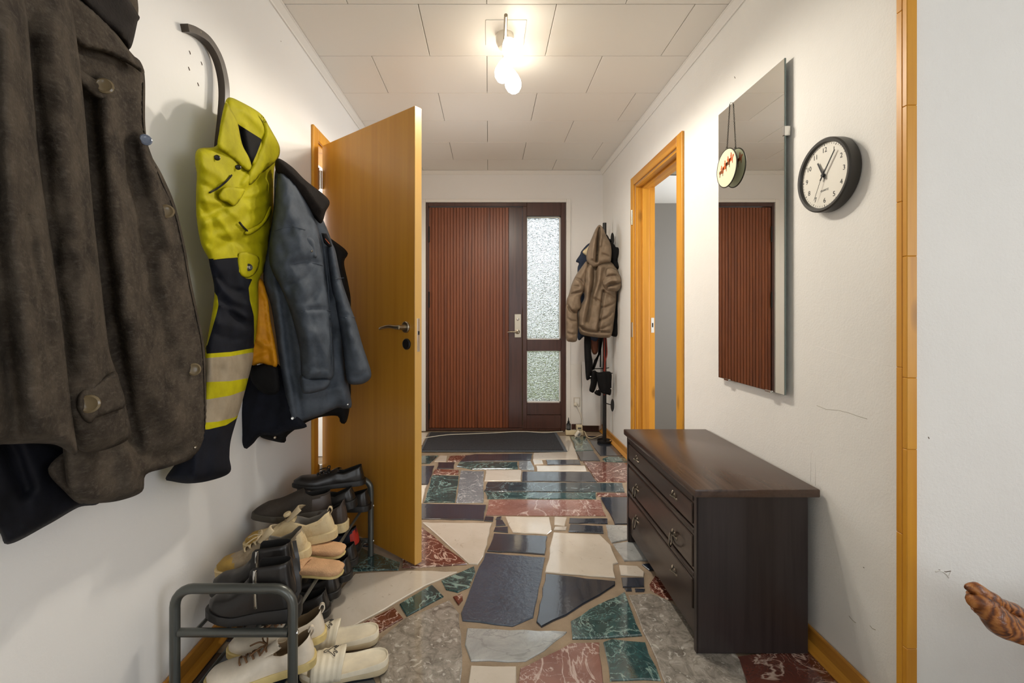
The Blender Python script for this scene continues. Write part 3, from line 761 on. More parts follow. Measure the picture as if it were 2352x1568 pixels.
def pull(d, y, z, ring):
    x = CX0 - .001
    lathe('pull_plate', [(0, 0), (.010, 0), (.008, .003), (.003, .005), (0, .005)], (x, y, z), (-1, 0, 0), M['antique'], d, 12)
    lathe('pull_plate', [(0, 0), (.006, 0), (.005, .002), (0, .003)], (x, y + .018, z + .008), (-1, 0, 0), M['antique'], d, 10)
    lathe('pull_plate', [(0, 0), (.006, 0), (.005, .002), (0, .003)], (x, y - .018, z - .008), (-1, 0, 0), M['antique'], d, 10)
    tube('pull_bracket', smooth_path([(x - .001, y + .02, z + .009), (x - .006, y + .008, z + .003), (x - .016, y, z + .002), (x - .006, y - .008, z - .003), (x - .001, y - .02, z - .009)], 4), .0028, M['antique'], d, 8)
    if ring:
        c = Vector((x - .015, y, z - .018))
        tube('ring_pull', [c + Vector((-.013 * math.cos(a), -.019 * math.cos(a), .025 * math.sin(a))) for a in [2 * math.pi * i / 20 for i in range(20)]], .003, M['antique'], d, 8, True)
for di, z, rr in ((0, .455, (False, False)), (1, .322, (True, True)), (2, .178, (True, False))):
    pull(drw[di], 2.10, z, rr[0]); pull(drw[di], 1.68, z if di != 1 else z - .01, rr[1])

# ------------------------------------------------------------------ doormat, cables and small things at the front door
def matmat(name, c1, c2):
    t = NT(name); n = t.noise(t.coord(), 160, 3, .7)
    t.set(color=t.ramp(n.outputs[0], [(.35, c1), (.65, c2)]), rough=.9, normal=t.bump(n.outputs[0], 1.0, .006)); return t.m
M['matfab'] = matmat('mat_pile', srgb(34, 35, 38), srgb(70, 72, 78))
M['rubber'] = plain('grey_rubber', srgb(92, 98, 106), .5)
dm = empty('doormat', (0, 4.0, 0), 'dark grey ribbed doormat with rubber edge below the front door', 'doormat')
box('rubber_backing', (-.56, 3.715, .001), (.645, 4.31, .005), M['rubber'], dm, .001)
box('pile', (-.545, 3.735, .005), (.618, 4.30, .011), M['matfab'], dm, .002)
wc = [onz(px, py, .0165) for px, py in ((945, 1012), (985, 1004), (1030, 998), (1080, 996), (1130, 994), (1180, 991), (1210, 991), (1250, 993), (1295, 993))]
wc[-1] = Vector((.70, 4.285, .02))
for p in wc: p.y = min(p.y, 4.335)
tag(tube('extension_cable', smooth_path(wc, 6), .0035, M['white_plastic'], None, 8), 'thin white cable lying along the door sill', 'cable')
YS = 4.24
ps = empty('power_strip', (.80, YS, 0), 'cream power strip on the floor beside the door', 'power strip')
psX = lambda px: (px - VX) * YS / F
box('body', (psX(1299), YS - .022, .001), (psX(1339), YS + .022, .046), M['cream_plastic'], ps, .006, seg=2)
for px in (1310, 1321, 1332):
    lathe('socket', [(0, 0), (.016, 0), (.016, .002), (.012, .002), (.012, -.0), (0, 0)], (psX(px), YS, .0461), (0, 0, 1), M['white_plastic'], ps, 16)
bt = empty('dropper_bottle', (psX(1306), YS, .049), 'small black bottle with pointed nozzle on the power strip', 'bottle')
lathe('body', [(0, .0), (.019, .0), (.021, .004), (.021, .05), (.016, .058), (.008, .062), (0, .062)], (psX(1306), YS, .0487), (0, 0, 1), M['black_plastic'], bt, 20)
lathe('nozzle', [(0, 0), (.011, 0), (.011, .014), (.006, .018), (.003, .05), (0, .05)], (psX(1306), YS, .111), (0, 0, 1), M['black_plastic'], bt, 14)
lathe('label', [(.0212, .012), (.0214, .012), (.0214, .044), (.0212, .044)], (psX(1306), YS, .0487), (0, 0, 1), plain('grey_label', srgb(84, 84, 84), .6), bt, 20)
a1 = empty('plug_adapter', (psX(1329), YS, .049), 'cream plug adapter plugged into the power strip', 'adapter')
box('body', (psX(1323), YS - .025, .0495), (psX(1337), YS + .02, .095), M['cream_plastic'], a1, .006, seg=2)
box('label', (psX(1326), YS - .0256, .062), (psX(1334), YS - .0248, .074), plain('dark_print', srgb(60, 60, 64), .6), a1)
Ra = Matrix.Translation((psX(1324), 4.155, .030)) @ Matrix.Rotation(.6, 4, 'Y') @ Matrix.Rotation(.5, 4, 'Z')
a2 = empty('usb_charger', (psX(1324), 4.155, 0), 'white charger block lying tilted before the power strip', 'charger')
box('body', (-.022, -.014, -.03), (.022, .014, .03), M['white_plastic'], a2, .004, Ra, 2)
box('label', (-.012, -.0146, -.014), (.010, -.0138, .016), plain('grey_print', srgb(150, 150, 150), .6), a2, 0, Ra)
tube('pin', [Ra @ Vector((-.008, 0, -.03)), Ra @ Vector((-.008, 0, -.043))], .0024, M['chrome'], a2, 8)
tube('pin', [Ra @ Vector((.008, 0, -.03)), Ra @ Vector((.008, 0, -.043))], .0024, M['chrome'], a2, 8)
ol = empty('wall_outlet', (.85, YF, .24), 'double wall socket with a round plug and lead beside the door', 'socket')
oX = lambda px: (px - VX) * YF / F
oZ = lambda py: CAMH - (py - VY) * YF / F
M['outlet'] = plain('outlet_grey', srgb(206, 198, 184), .4)
box('plate', (oX(1317), YF - .012, oZ(933)), (oX(1332), YF - .001, oZ(912)), M['outlet'], ol, .002)
box('insert', (oX(1319.5), YF - .0135, oZ(931)), (oX(1330), YF - .0115, oZ(914)), M['trim_white'], ol, .001)
pl = empty('power_plug', (oX(1322), YF - .02, oZ(928)), 'white round plug with hanging lead in the wall socket', 'plug')
pc = Vector((oX(1322), YF - .014, oZ(927)))
lathe('body', [(0, 0), (.018, 0), (.018, .018), (.010, .026), (0, .026)], pc, (0, -1, 0), M['white_plastic'], pl, 16)
tube('lead', smooth_path([pc + Vector((0, -.024, 0)), at(1327, 934, 4.32), at(1333, 948, 4.30), at(1337, 962, 4.30), at(1337, 974, 4.29), at(1335, 983, 4.27)], 6), .0035, M['white_plastic'], pl, 8)
bw = [at(1330, 977, 4.262), at(1322, 975, 4.27), at(1317, 981, 4.285), at(1316, 987, 4.29)]
tag(tube('black_lead', smooth_path(bw, 6), .002, M['black_plastic'], None, 6), 'thin black lead looping behind the plug adapter', 'cable')
cb = [Vector((psX(1339) + .001, YS, .03)), at(1343, 991, 4.2), onz(1348, 1002, .006), onz(1358, 1006, .006), onz(1368, 1004, .006), onz(1375, 1001, .006), onz(1382, 998, .006)]
tag(tube('floor_lead', smooth_path(cb, 6), .0035, M['cream_plastic'], None, 8), 'cream lead curling from power strip towards the coat stand', 'cable')
ht = empty('panel_heater', (.985, YF, .07), 'flat white panel heater on the end wall behind the coat stand', 'heater')
M['heater'] = plain('heater_white', srgb(232, 232, 230), .35)
box('panel', (.893, YF - .075, .068), (1.06, YF - .025, .68), M['heater'], ht, .006, seg=2)
box('bracket', (.93, YF - .026, .15), (.96, YF - .001, .6), M['heater'], ht)
box('bracket', (1.01, YF - .026, .15), (1.04, YF - .001, .6), M['heater'], ht)
box('valve', (.925, YF - .06, .68), (.955, YF - .03, .735), M['heater'], ht, .004)
# conduits on the end wall
cd = empty('trim_conduit', (.80, YF, 0), 'thin white surface conduit boards beside the front door', None, None, 'structure')
box('conduit', (oX(1308.5), YF - .008, .001), (oX(1335), YF - .001, oZ(836)), M['trim_white'], cd, .002)

# ------------------------------------------------------------------ grey cabinet in the next room
M['greycab'] = plain('grey_laminate', srgb(100, 96, 90), .5)
gc = empty('tall_cabinet', (1.7, 4.3, 0), 'tall plain grey cabinet in the room behind the pine doorway', 'cabinet')
box('carcass', (1.27, 4.12, .001), (2.15, 4.515, 2.125), M['greycab'], gc, .002)
box('door', (1.272, 4.10, .06), (1.708, 4.119, 2.123), M['greycab'], gc, .002)
box('door', (1.712, 4.10, .06), (2.148, 4.119, 2.123), M['greycab'], gc, .002)

# ------------------------------------------------------------------ rustic root-wood chair (only its arm is in view)
t = NT('polished_root_wood')
v = t.coord((1, 1, 1)); n1 = t.noise(v, 22, 6, .6, 2.0)
w = t.node('ShaderNodeTexWave', {'Vector': t.coord((1, 1.6, 3)), 'Scale': 16.0, 'Distortion': 7.0, 'Detail': 3.0})
c = t.ramp(t.math('ADD', t.math('MULTIPLY', n1.outputs[0], .6), t.math('MULTIPLY', w.outputs[0], .4)), [(.25, srgb(76, 38, 16)), (.5, srgb(136, 78, 34)), (.8, srgb(176, 116, 58))])
t.set(color=c, rough=.25, normal=t.bump(n1.outputs[0], .5, .01)); M['root'] = t.m
rc = empty('root_wood_chair', (1.35, .93, 0), 'polished root-wood chair, its knobbly brown arm reaching in by the corner trim', 'chair')
def branch(name, pts, rad, seed, parent, ext=1.0):
    P_ = smooth_path(pts, 8); n = len(P_); R_ = np.interp(np.linspace(0, 1, n), np.linspace(0, 1, len(rad)), rad)
    bm = bmesh.new(); add_tube(bm, P_, list(R_), 18)
    for v in bm.verts:
        q = Vector((v.co.x * 22, v.co.y * 22, v.co.z * 22 + seed))
        d = noise.noise(q) * .009 + noise.noise(q * 2.3) * .004
        k = min(range(0, n, 2), key=lambda i: (P_[i] - v.co).length)
        dr = (v.co - P_[k])
        if dr.length > 1e-5: v.co += dr.normalized() * d
    return frombm(name, bm, M['root'], parent, angle=60)
Yr = .93
branch('arm', [at(2218, 1350, Yr), at(2240, 1352, Yr), at(2270, 1372, Yr), at(2310, 1395, Yr + .02), at(2360, 1425, Yr + .03), at(2450, 1470, Yr + .04), at(2560, 1490, Yr + .03)], [.006, .016, .018, .016, .018, .03, .03], 1, rc)
branch('arm', [at(2228, 1385, Yr - .01), at(2248, 1384, Yr - .01), at(2275, 1408, Yr - .01), at(2320, 1440, Yr), at(2370, 1462, Yr), at(2450, 1490, Yr + .02), at(2560, 1500, Yr + .03)], [.006, .020, .026, .025, .024, .034, .03], 7, rc)
branch('arm_knot', [at(2236, 1366, Yr - .004), at(2258, 1380, Yr - .004), at(2282, 1394, Yr - .002)], [.012, .018, .008], 12, rc)
for (x, y) in ((1.40, .93), (1.95, .95), (1.40, .42), (1.95, .42)):
    branch('leg', [(x, y, .012), (x + .01, y, .2), (x - .01, y, .40)], [.035, .03, .036], x * 7 + y, rc)
branch('seat_rail', [(1.34, .93, .40), (1.7, .94, .415), (2.0, .95, .40)], [.035, .04, .035], 3, rc)
branch('seat_rail', [(1.34, .42, .40), (1.7, .42, .415), (2.0, .42, .40)], [.035, .04, .035], 5, rc)
box('seat', (1.33, .40, .43), (2.02, .97, .47), M['root'], rc, .015, seg=2)
branch('arm_post', [(1.39, .96, .43), (1.38, .95, .44), (1.37, .95, .47)], [.034, .032, .03], 21, rc)
# ------------------------------------------------------------------ shoe rack
RX0, RX1, RY0, RY1 = -.878, -.548, 1.274, 2.12
ZS1, ZS2 = .234, .070
rk = empty('shoe_rack', ((RX0 + RX1) / 2, 1.7, 0), 'grey tubular steel two-tier shoe rack against the left wall', 'shoe rack')
def uframe(y):
    R = .05; zt = .357; pts = [(RX0, y, .002), (RX0, y, .2), (RX0, y, zt - R)]
    for i in range(1, 7):
        a = math.pi / 2 * i / 6; pts.append((RX0 + R - R * math.cos(a), y, zt - R + R * math.sin(a)))
    for i in range(0, 7):
        a = math.pi / 2 * (1 - i / 6); pts.append((RX1 - R + R * math.cos(a), y, zt - R + R * math.sin(a)))
    pts += [(RX1, y, .2), (RX1, y, .002)]
    return tube('end_frame', pts, .0135, M['grey_tube'], rk, 14)
for y in (RY0, RY1):
    f = uframe(y)
    for z in (ZS1, ZS2):
        tube('cross_tube', [(RX0 + .012, y, z), (RX1 - .012, y, z)], .0115, M['grey_tube'], f, 12)
        lathe('screw_head', [(0, 0), (.006, 0), (.005, .003), (0, .004)], (RX1 + .0125, y, z), (1, 0, 0), M['chrome'], f, 10)
for z in (ZS1, ZS2):
    for x in (-.575, -.655, -.735, -.82):
        tube('shelf_rod', [(x, RY0, z + .004), (x, RY1, z + .004)], .0058, M['grey_tube'], rk, 10)
TOP = ZS1 + .010; LOW = ZS2 + .010

# ------------------------------------------------------------------ shoes
def leather(name, col, rough=.38, bs=.12, bscale=60, var=.12, dirt=None):
    t = NT(name); v = t.coord((1, 1, 1), True); n = t.noise(v, 12, 5, .6)
    d = tuple(x * (1 - var) for x in col[:3]) + (1,); l = tuple(min(1, x * (1 + var)) for x in col[:3]) + (1,)
    c = t.ramp(n.outputs[0], [(.35, d), (.65, l)])
    if dirt:
        m = t.ramp(t.noise(v, 24, 6, .7).outputs[0], [(.5, (0, 0, 0)), (.68, (1, 1, 1))])
        c = t.mix(t.math('MULTIPLY', m, .65), c, dirt)
    b = t.noise(v, bscale, 4, .6)
    t.set(color=c, rough=rough, normal=t.bump(b.outputs[0], bs, .003)); return t.m
SM = {
 'black': leather('black_leather', srgb(34, 31, 29), .34), 'blacksole': leather('black_rubber', srgb(24, 22, 21), .5),
 'brownblack': leather('worn_brown_felt', srgb(52, 44, 36), .8, .5, 120, .3), 'oliveblack': leather('dark_rubber_sole', srgb(60, 54, 44), .6),
 'olive': leather('worn_taupe_leather', srgb(150, 134, 110), .6, .4, 40, .2, srgb(106, 88, 62)), 'olivetoe': leather('yellowed_toe', srgb(176, 142, 66), .6, .3, 40, .25, srgb(110, 86, 40)),
 'cream': leather('cream_leather', srgb(214, 194, 152), .55, .3, 40, .12, srgb(160, 126, 76)), 'creamsole': leather('cream_rubber', srgb(216, 196, 150), .6, .3, 40, .15, srgb(170, 138, 84)),
 'white': leather('white_leather', srgb(222, 210, 190), .42, .1), 'gum': leather('yellowed_rubber', srgb(206, 184, 122), .5),
 'grey': leather('grey_lining', srgb(120, 114, 104), .9), 'darklin': leather('dark_lining', srgb(18, 17, 16), .9), 'tanlin': leather('tan_lining', srgb(112, 92, 66), .9),
 'peach': leather('peach_fleece', srgb(212, 168, 126), .95, 1.0, 260, .16), 'slide': leather('ivory_foam', srgb(230, 220, 196), .5, .05), 'slidesole': leather('ivory_foam_sole', srgb(208, 192, 158), .6),
 'brownlace': leather('brown_lace', srgb(112, 80, 50), .8), 'blacklace': leather('black_lace', srgb(22, 23, 28), .5), 'navy': leather('navy_mesh', srgb(28, 30, 44), .7), 'red': leather('red_patch', srgb(186, 46, 32), .6),
 'stone': leather('bone_panel', srgb(196, 178, 144), .6, .3, 40, .12, srgb(150, 120, 80)), 'silver': M['chrome'], 'dkbrown': leather('dark_brown_leather', srgb(62, 52, 46), .4),
}
PLAN = [(0, 0), (.012, .36), (.04, .56), (.10, .72), (.22, .78), (.40, .79), (.55, .88), (.68, 1.0), (.80, .97), (.90, .76), (.96, .50), (.988, .28), (1, 0)]
def ip(tab, s):
    xs = [a for a, _ in tab]; ys = [b for _, b in tab]; return float(np.interp(s, xs, ys))
def sm(a, b, x):
    t = min(1, max(0, (x - a) / (b - a))); return t * t * (3 - 2 * t)
def shoe(name, label, group, heel, toe, W=.05, rim=((0, .085), (.12, .07), (.3, .055), (.45, .075)), top=((.4, .08), (.6, .062), (.8, .048), (.92, .042), (1, .026)), so=.46,
         sole=((0, .022), (.3, .02), (.6, .018), (1, .018)), mats=('black', 'darklin', 'blacksole'), toecap=None, heelcap=None, lean=0.0, spring=.012, flare=1.05, heelblock=None, laces=None, tongue=None, tab=None, roll=0.0, shaft=1.0):
    heel = Vector(heel); toe = Vector(toe); L = (toe - heel).length
    xd = (toe - heel).normalized(); yd = Vector((0, 0, 1)).cross(xd).normalized(); zd = xd.cross(yd)
    if roll: R = Matrix.Rotation(roll, 3, xd); yd = R @ yd; zd = R @ zd
    TM = Matrix.Identity(4)
    for i in range(3): TM[i][0] = xd[i]; TM[i][1] = yd[i]; TM[i][2] = zd[i]; TM[i][3] = heel[i]
    e = empty(name, heel.lerp(toe, .5), label, 'shoe' if 'boot' not in name else 'boot', group)
    if 'slipper' in name or 'slide' in name: e['category'] = 'slipper'
    NSt, NQ = 46, 44
    S = [.5 - .5 * math.cos(math.pi * i / NSt) for i in range(NSt + 1)]
    V = []; Fu = {'upper': [], 'lining': [], 'toe_cap': [], 'heel_counter': []}
    th = .006
    for s in S:
        w = ip(PLAN, s) * W; z0 = ip(sole, s) ; spr = spring * sm(.62, 1, s) ** 1.0
        b = 1 - sm(so - .05, so + .015, s)
        r = ip(rim, s); tp = ip(top, s)
        wr = w * (.80 * shaft if r > .09 else .84); zi = z0 + .008
        dep = sm(th * 1.0, th * 2.6, wr)
        for k in range(NQ + 1):
            q = -1 + 2 * k / NQ; sg = 1 if q >= 0 else -1; aq = abs(q)
            # closed section
            a = math.pi / 2 * (1 - aq)
            yc = w * math.cos(a) ** .75 if aq > 0 else 0; zc = z0 - .004 + (tp - z0 + .004) * math.sin(a) ** .8
            # open section
            if aq >= .5:
                f = (1 - aq) / .5
                yo = w + (wr - w) * sm(0, 1, f) + .004 * math.sin(math.pi * f) * min(1, w / .02); zo = z0 - .004 + (r - z0 + .004) * f
            elif aq >= .42:
                f = (.5 - aq) / .08; yo = wr - th * dep * f; zo = r + .0015 * math.sin(math.pi * f)
            else:
                f = aq / .42; wi = max(0, wr - th * dep)
                yo = wi * min(1, f / .5); g = sm(.45, 1, f)
                zo = (zi + (r - zi) * g) if dep > .5 else r
                zo = r + (zo - r) * dep
            y = b * yo + (1 - b) * yc; z = b * zo + (1 - b) * zc
            x = s * L + lean * (z - z0) * (1 - s) + (.012 * sm(z0, r + .001, z) * (1 - s) ** 6)
            V.append(TM @ Vector((x, sg * y, z + spr)))
    nq = NQ + 1
    for i in range(NSt):
        s = (S[i] + S[i + 1]) / 2; open_ = s < so - .015
        for k in range(NQ):
            aq = abs(-1 + 2 * (k + .5) / NQ)
            g = 'upper'
            if open_ and aq < .44: g = 'lining'
            elif toecap and s > toecap[1] + .03 * math.cos(aq * 3): g = 'toe_cap'
            elif heelcap and s < heelcap[1] and aq > .55 + heelcap[2] * s: g = 'heel_counter'
            Fu[g].append((i * nq + k, i * nq + k + 1, (i + 1) * nq + k + 1, (i + 1) * nq + k))
    def part(nm, faces, mat):
        if not faces: return
        idx = sorted({j for f in faces for j in f}); mp = {j: n for n, j in enumerate(idx)}
        mesh(nm, [V[j] for j in idx], [tuple(mp[j] for j in f) for f in faces], mat, e, True)
    part('upper', Fu['upper'], SM[mats[0]]); part('lining', Fu['lining'], SM[mats[1]])
    if toecap: part('toe_cap', Fu['toe_cap'], SM[toecap[0]])
    if heelcap: part('heel_counter', Fu['heel_counter'], SM[heelcap[0]])
    # sole
    out = []; 
    for s in S: out.append((s, ip(PLAN, s) * W * flare + (.0025 if 0 < s < 1 else 0)))
    ring = [(s, w) for s, w in out] + [(s, -w) for s, w in out[-2:0:-1]]
    n = len(ring); VS = []; FS = []
    for lev in range(4):
        for s, w in ring:
            spr = spring * sm(.62, 1, s); zt = ip(sole, s)
            z = (0.0, .002, zt - .0015, zt + .001)[lev]; g = (.94, 1.0, 1.0, .96)[lev]
            xx = s * L + ((s - .5) * L * (flare - 1) * .9)
            if heelblock and lev < 2 and heelblock[0] < s < .62: z = heelblock[1]
            VS.append(TM @ Vector((L * .5 + (xx - L * .5) * (g * .5 + .5), w * g, z + spr)))
    for lev in range(3):
        for k in range(n): FS.append((lev * n + k, lev * n + (k + 1) % n, (lev + 1) * n + (k + 1) % n, (lev + 1) * n + k))
    FS.append(tuple(range(n))[::-1]); FS.append(tuple(range(3 * n, 4 * n)))
    bm = bmesh.new(); vs = [bm.verts.new(v) for v in VS]
    for f in FS: bm.faces.new([vs[j] for j in f])
    frombm('sole', bm, SM[mats[2]], e, angle=40)
    def P3(s, yy, up=0): # point on top of closed section
        tp = ip(top, s); w = ip(PLAN, s) * W; z0 = ip(sole, s)
        c = min(1, abs(yy) / max(w, 1e-4)); a = math.acos(min(1, c ** (1 / .75)))
        return TM @ Vector((s * L, yy, z0 - .004 + (tp - z0 + .004) * math.sin(a) ** .8 + up + spring * sm(.62, 1, s)))
    if laces:
        bm = bmesh.new(); m, nl, s0, s1 = laces
        for i in range(nl):
            s = s0 + (s1 - s0) * i / (nl - 1); ww = W * .36
            add_tube(bm, [P3(s, ww, .001), P3(s + .012, ww * .5, .005), P3(s + .012, 0, .006), P3(s + .012, -ww * .5, .005), P3(s, -ww, .001)], .0028, 6)
            if i < nl - 1:
                s2 = s + (s1 - s0) / (nl - 1)
                add_tube(bm, [P3(s, ww, .002), P3((s + s2) / 2, 0, .009), P3(s2, -ww, .002)], .0024, 6)
        # bow
        c = P3(s0, 0, .010)
        for sg in (-1, 1):
            pts = [c, c + yd * (sg * .018) + zd * .010, c + yd * (sg * .034) + zd * .002 + xd * .012, c + yd * (sg * .022) - zd * .002 + xd * .01, c]
            add_tube(bm, smooth_path(pts, 5), .0024, 6)
            pts = [c, c + yd * (sg * .014) + xd * .02 + zd * .003, c + yd * (sg * .022) + xd * .045 - zd * .006]
            add_tube(bm, smooth_path(pts, 5), .0024, 6)
        frombm('laces', bm, SM[m], e, True)
    if tongue:
        m, ht, wd = tongue; bm = bmesh.new(); rows = []
        for i in range(9):
            f = i / 8; s = so + .10 - .14 * f
            tpz = ip(top, so + .02)
            cz = tpz - .008 + ht * f; cx = s * L
            for side in (0, 1):
                rows.append([bm.verts.new(TM @ Vector((cx - .004 * math.cos(j / 8 * math.pi) - side * .006 + .014 * (2 * j / 8 - 1) ** 2 * -1, wd * (2 * j / 8 - 1) * (1 - .25 * f ** 4), cz + (.0 if 0 < i < 8 else 0) - .012 * f * (2 * j / 8 - 1) ** 2))) for j in range(9)])
        fr = rows[0::2]; bk = rows[1::2]
        for G, fl in ((fr, False), (bk, True)):
            for i in range(8):
                for j in range(8):
                    q = (G[i][j], G[i][j + 1], G[i + 1][j + 1], G[i + 1][j]); bm.faces.new(q[::-1] if fl else q)
        bd = [(fr[i][0], fr[i + 1][0], bk[i + 1][0], bk[i][0]) for i in range(8)] + [(fr[i][8], fr[i + 1][8], bk[i + 1][8], bk[i][8]) for i in range(8)] + [(fr[8][j], fr[8][j + 1], bk[8][j + 1], bk[8][j]) for j in range(8)]
        for q in bd: bm.faces.new(q)
        frombm('tongue', bm, SM[m], e, True)
    if tab:
        r0 = ip(rim, 0.01); c = Vector((0.004 + lean * r0 + .01, 0, r0 - .012)); bm = bmesh.new()
        pts = [TM @ (c + Vector(p)) for p in ((-.004, 0, 0), (-.012, 0, .012), (-.010, 0, .024), (-.002, 0, .026), (.004, 0, .014))]
        add_tube(bm, smooth_path(pts, 5), 1.0, 6, section=[(-.0015, -.006), (.0015, -.006), (.0015, .006), (-.0015, .006)])
        frombm('pull_tab', bm, SM[tab], e, angle=40)
    return e, TM, L
BOOT = dict(W=.047, rim=((0, .162), (.2, .158), (.45, .152), (.6, .14)), top=((.4, .15), (.52, .118), (.62, .092), (.75, .07), (.9, .058), (1, .038)), so=.50, sole=((0, .042), (.3, .036), (.6, .024), (1, .022)), mats=('black', 'darklin', 'blacksole'), lean=.10, flare=1.07)
def boot(label, heel, toe):
    e, TM, L = shoe('ankle_boot', label, 'black zipped ankle boots on the top shelf', heel, toe, **BOOT)
    bm = bmesh.new()
    def side(s, z, o=.0): return TM @ Vector((s * L + .10 * z * (1 - s) * .8, (ip(PLAN, s) * .047 + (.80 - 1) * ip(PLAN, s) * .047 * sm(0, 1, (z - .03) / .125) + .004 * math.sin(math.pi * min(1, (z - .03) / .125)) + o), z))
    add_tube(bm, [side(.40, .045 + .105 * i / 10, .0012) for i in range(11)], .0032, 6)
    for i in range(30):
        p = side(.40, .048 + .1 * i / 30, .003); q = TM.to_3x3() @ Vector((.0045, 0, 0))
        add_tube(bm, [p - q, p + q], .0009, 4)
    frombm('zip', bm, M['steel'], e, True)
    tube('zip_pull', [side(.40, .150, .004), side(.405, .136, .008), side(.405, .120, .008)], [.005, .003, .0025], M['chrome'], e, 8)
    tube('strap', [TM @ Vector((x, y, z)) for x, y, z in ((.012, .0, .165), (.004, .012, .150), (-.006, .02, .12), (-.010, .022, .085), (.006, .035, .06))], 1.0, SM['black'], e, 6, section=[(-.0015, -.006), (.0015, -.006), (.0015, .006), (-.0015, .006)])
    return e
# the near side of a shoe lies at +y of its own frame when the toe points to the wall
boot('black ankle boot with side zip beside the near frame of the shoe rack', (-.556, 1.332, TOP), (-.812, 1.328, TOP))
boot('black ankle boot behind its zipped twin on the top shelf', (-.602, 1.438, TOP), (-.862, 1.428, TOP))
SN = dict(W=.05, rim=((0, .100), (.06, .096), (.16, .078), (.3, .07), (.45, .09)), top=((.4, .108), (.5, .096), (.62, .078), (.78, .060), (.92, .052), (1, .034)), so=.44, sole=((0, .032), (.3, .030), (.6, .026), (1, .024)), lean=.04, flare=1.06)
shoe('worn_sneaker', 'worn taupe lace-up sneaker with yellowed toe, resting on a peach slipper', 'worn sneakers', (-.632, 1.61, TOP + .034), (-.898, 1.512, TOP + .002), mats=('olive', 'grey', 'creamsole'), toecap=('olivetoe', .80), heelcap=('cream', .32, .2), laces=('stone', 4, .5, .68), tongue=('stone', .04, .03), **SN)
e, TM, L = shoe('worn_sneaker', 'cream sneaker with round dial closure and yellow toe on the top shelf', 'worn sneakers', (-.582, 1.735, TOP + .036), (-.888, 1.668, TOP + .012), mats=('cream', 'grey', 'creamsole'), toecap=('olivetoe', .82), heelcap=('cream', .25, .2), tongue=('stone', .045, .03), tab='stone', **SN)
lathe('dial', [(0, 0), (.014, 0), (.014, .007), (.011, .010), (0, .010)], TM @ Vector((L * .52, .0, .108)), TM.to_3x3() @ Vector((.3, .1, 1)), SM['cream'], e, 16)
bm = bmesh.new()
for i in range(4): add_tube(bm, [TM @ Vector((L * (.55 + .05 * i), .03 * sg_, .075 - .008 * i)) if k_ != 1 else TM @ Vector((L * (.55 + .05 * i), 0, .094 - .008 * i)) for k_, sg_ in enumerate((-1, 0, 1))], .0014, 5)
frombm('wire_laces', bm, SM['stone'], e, True)
# peach fleece slippers under the sneakers
def slipper(label, heel, toe):
    heel = Vector(heel); toe = Vector(toe); L = (toe - heel).length; xd = (toe - heel).normalized(); yd = Vector((0, 0, 1)).cross(xd)
    TM = Matrix.Identity(4)
    for i in range(3): TM[i][0] = xd[i]; TM[i][1] = yd[i]; TM[i][2] = (0, 0, 1)[i]; TM[i][3] = heel[i]
    e = empty('fleece_slipper', heel.lerp(toe, .5), label, 'slipper', 'peach fleece slippers')
    def slabm(nm, z0, z1, gw, mat, nz=.0, r=random.Random(3)):
        bm = bmesh.new(); bmv = []
        S = [.5 - .5 * math.cos(math.pi * i / 24) for i in range(25)]
        ring = [(s, ip(PLAN, s) * .048 * gw) for s in S]; ring = ring + [(s, -w) for s, w in ring[-2:0:-1]]
        for z, g in ((z0, .9), (z0 + .004, 1), (z1 - .006, 1), (z1, .9)):
            bmv.append([bm.verts.new(TM @ Vector((L * .5 + (s - .5) * L * (g * .4 + .6) * (1 + r.uniform(-nz, nz)), w * g * (1 + r.uniform(-nz, nz) * 2), z))) for s, w in ring])
        n = len(ring)
        for A, B in zip(bmv, bmv[1:]):
            for k in range(n): bm.faces.new((A[k], A[(k + 1) % n], B[(k + 1) % n], B[k]))
        bm.faces.new(bmv[0][::-1]); bm.faces.new(bmv[-1]); frombm(nm, bm, mat, e, True)
    slabm('sole', 0, .012, 1.0, SM['gum']); slabm('fleece_footbed', .011, .030, 1.06, SM['peach'], .02)
    V = []; Fc = []
    for i in range(9):
        s = .52 + .46 * i / 8; w = ip(PLAN, min(s, .985)) * .05
        for j in range(13):
            a = math.pi * j / 12; V.append(TM @ Vector((s * L, math.cos(a) * w, .012 + math.sin(a) * (.028 - .012 * (i / 8) ** 3))))
    for i in range(8):
        for j in range(12): Fc.append((i * 13 + j, i * 13 + j + 1, (i + 1) * 13 + j + 1, (i + 1) * 13 + j))
    o = mesh('vamp', V, Fc, SM['peach'], e, True); md = o.modifiers.new('thick', 'SOLIDIFY'); md.thickness = .006
slipper('peach fleece slipper sticking out from under the taupe sneaker', (-.492, 1.535, TOP), (-.735, 1.575, TOP))
slipper('peach fleece slipper squashed under the cream dial sneaker', (-.525, 1.660, TOP), (-.775, 1.70, TOP))
LOW_T = dict(W=.046, rim=((0, .085), (.1, .075), (.3, .058), (.45, .066)), top=((.38, .075), (.5, .064), (.7, .052), (.9, .044), (1, .026)), so=.44)
shoe('felt_slipper', 'dark brown worn felt clog with shaggy collar on the top shelf', None, (-.662, 1.905, TOP + .05), (-.905, 1.745, TOP + .085), W=.05, rim=((0, .098), (.12, .090), (.3, .085), (.45, .1)), top=((.38, .112), (.5, .098), (.65, .078), (.82, .062), (1, .03)), so=.38, mats=('brownblack', 'darklin', 'oliveblack'), heelcap=('dkbrown', .3, .1), sole=((0, .03), (1, .022)))
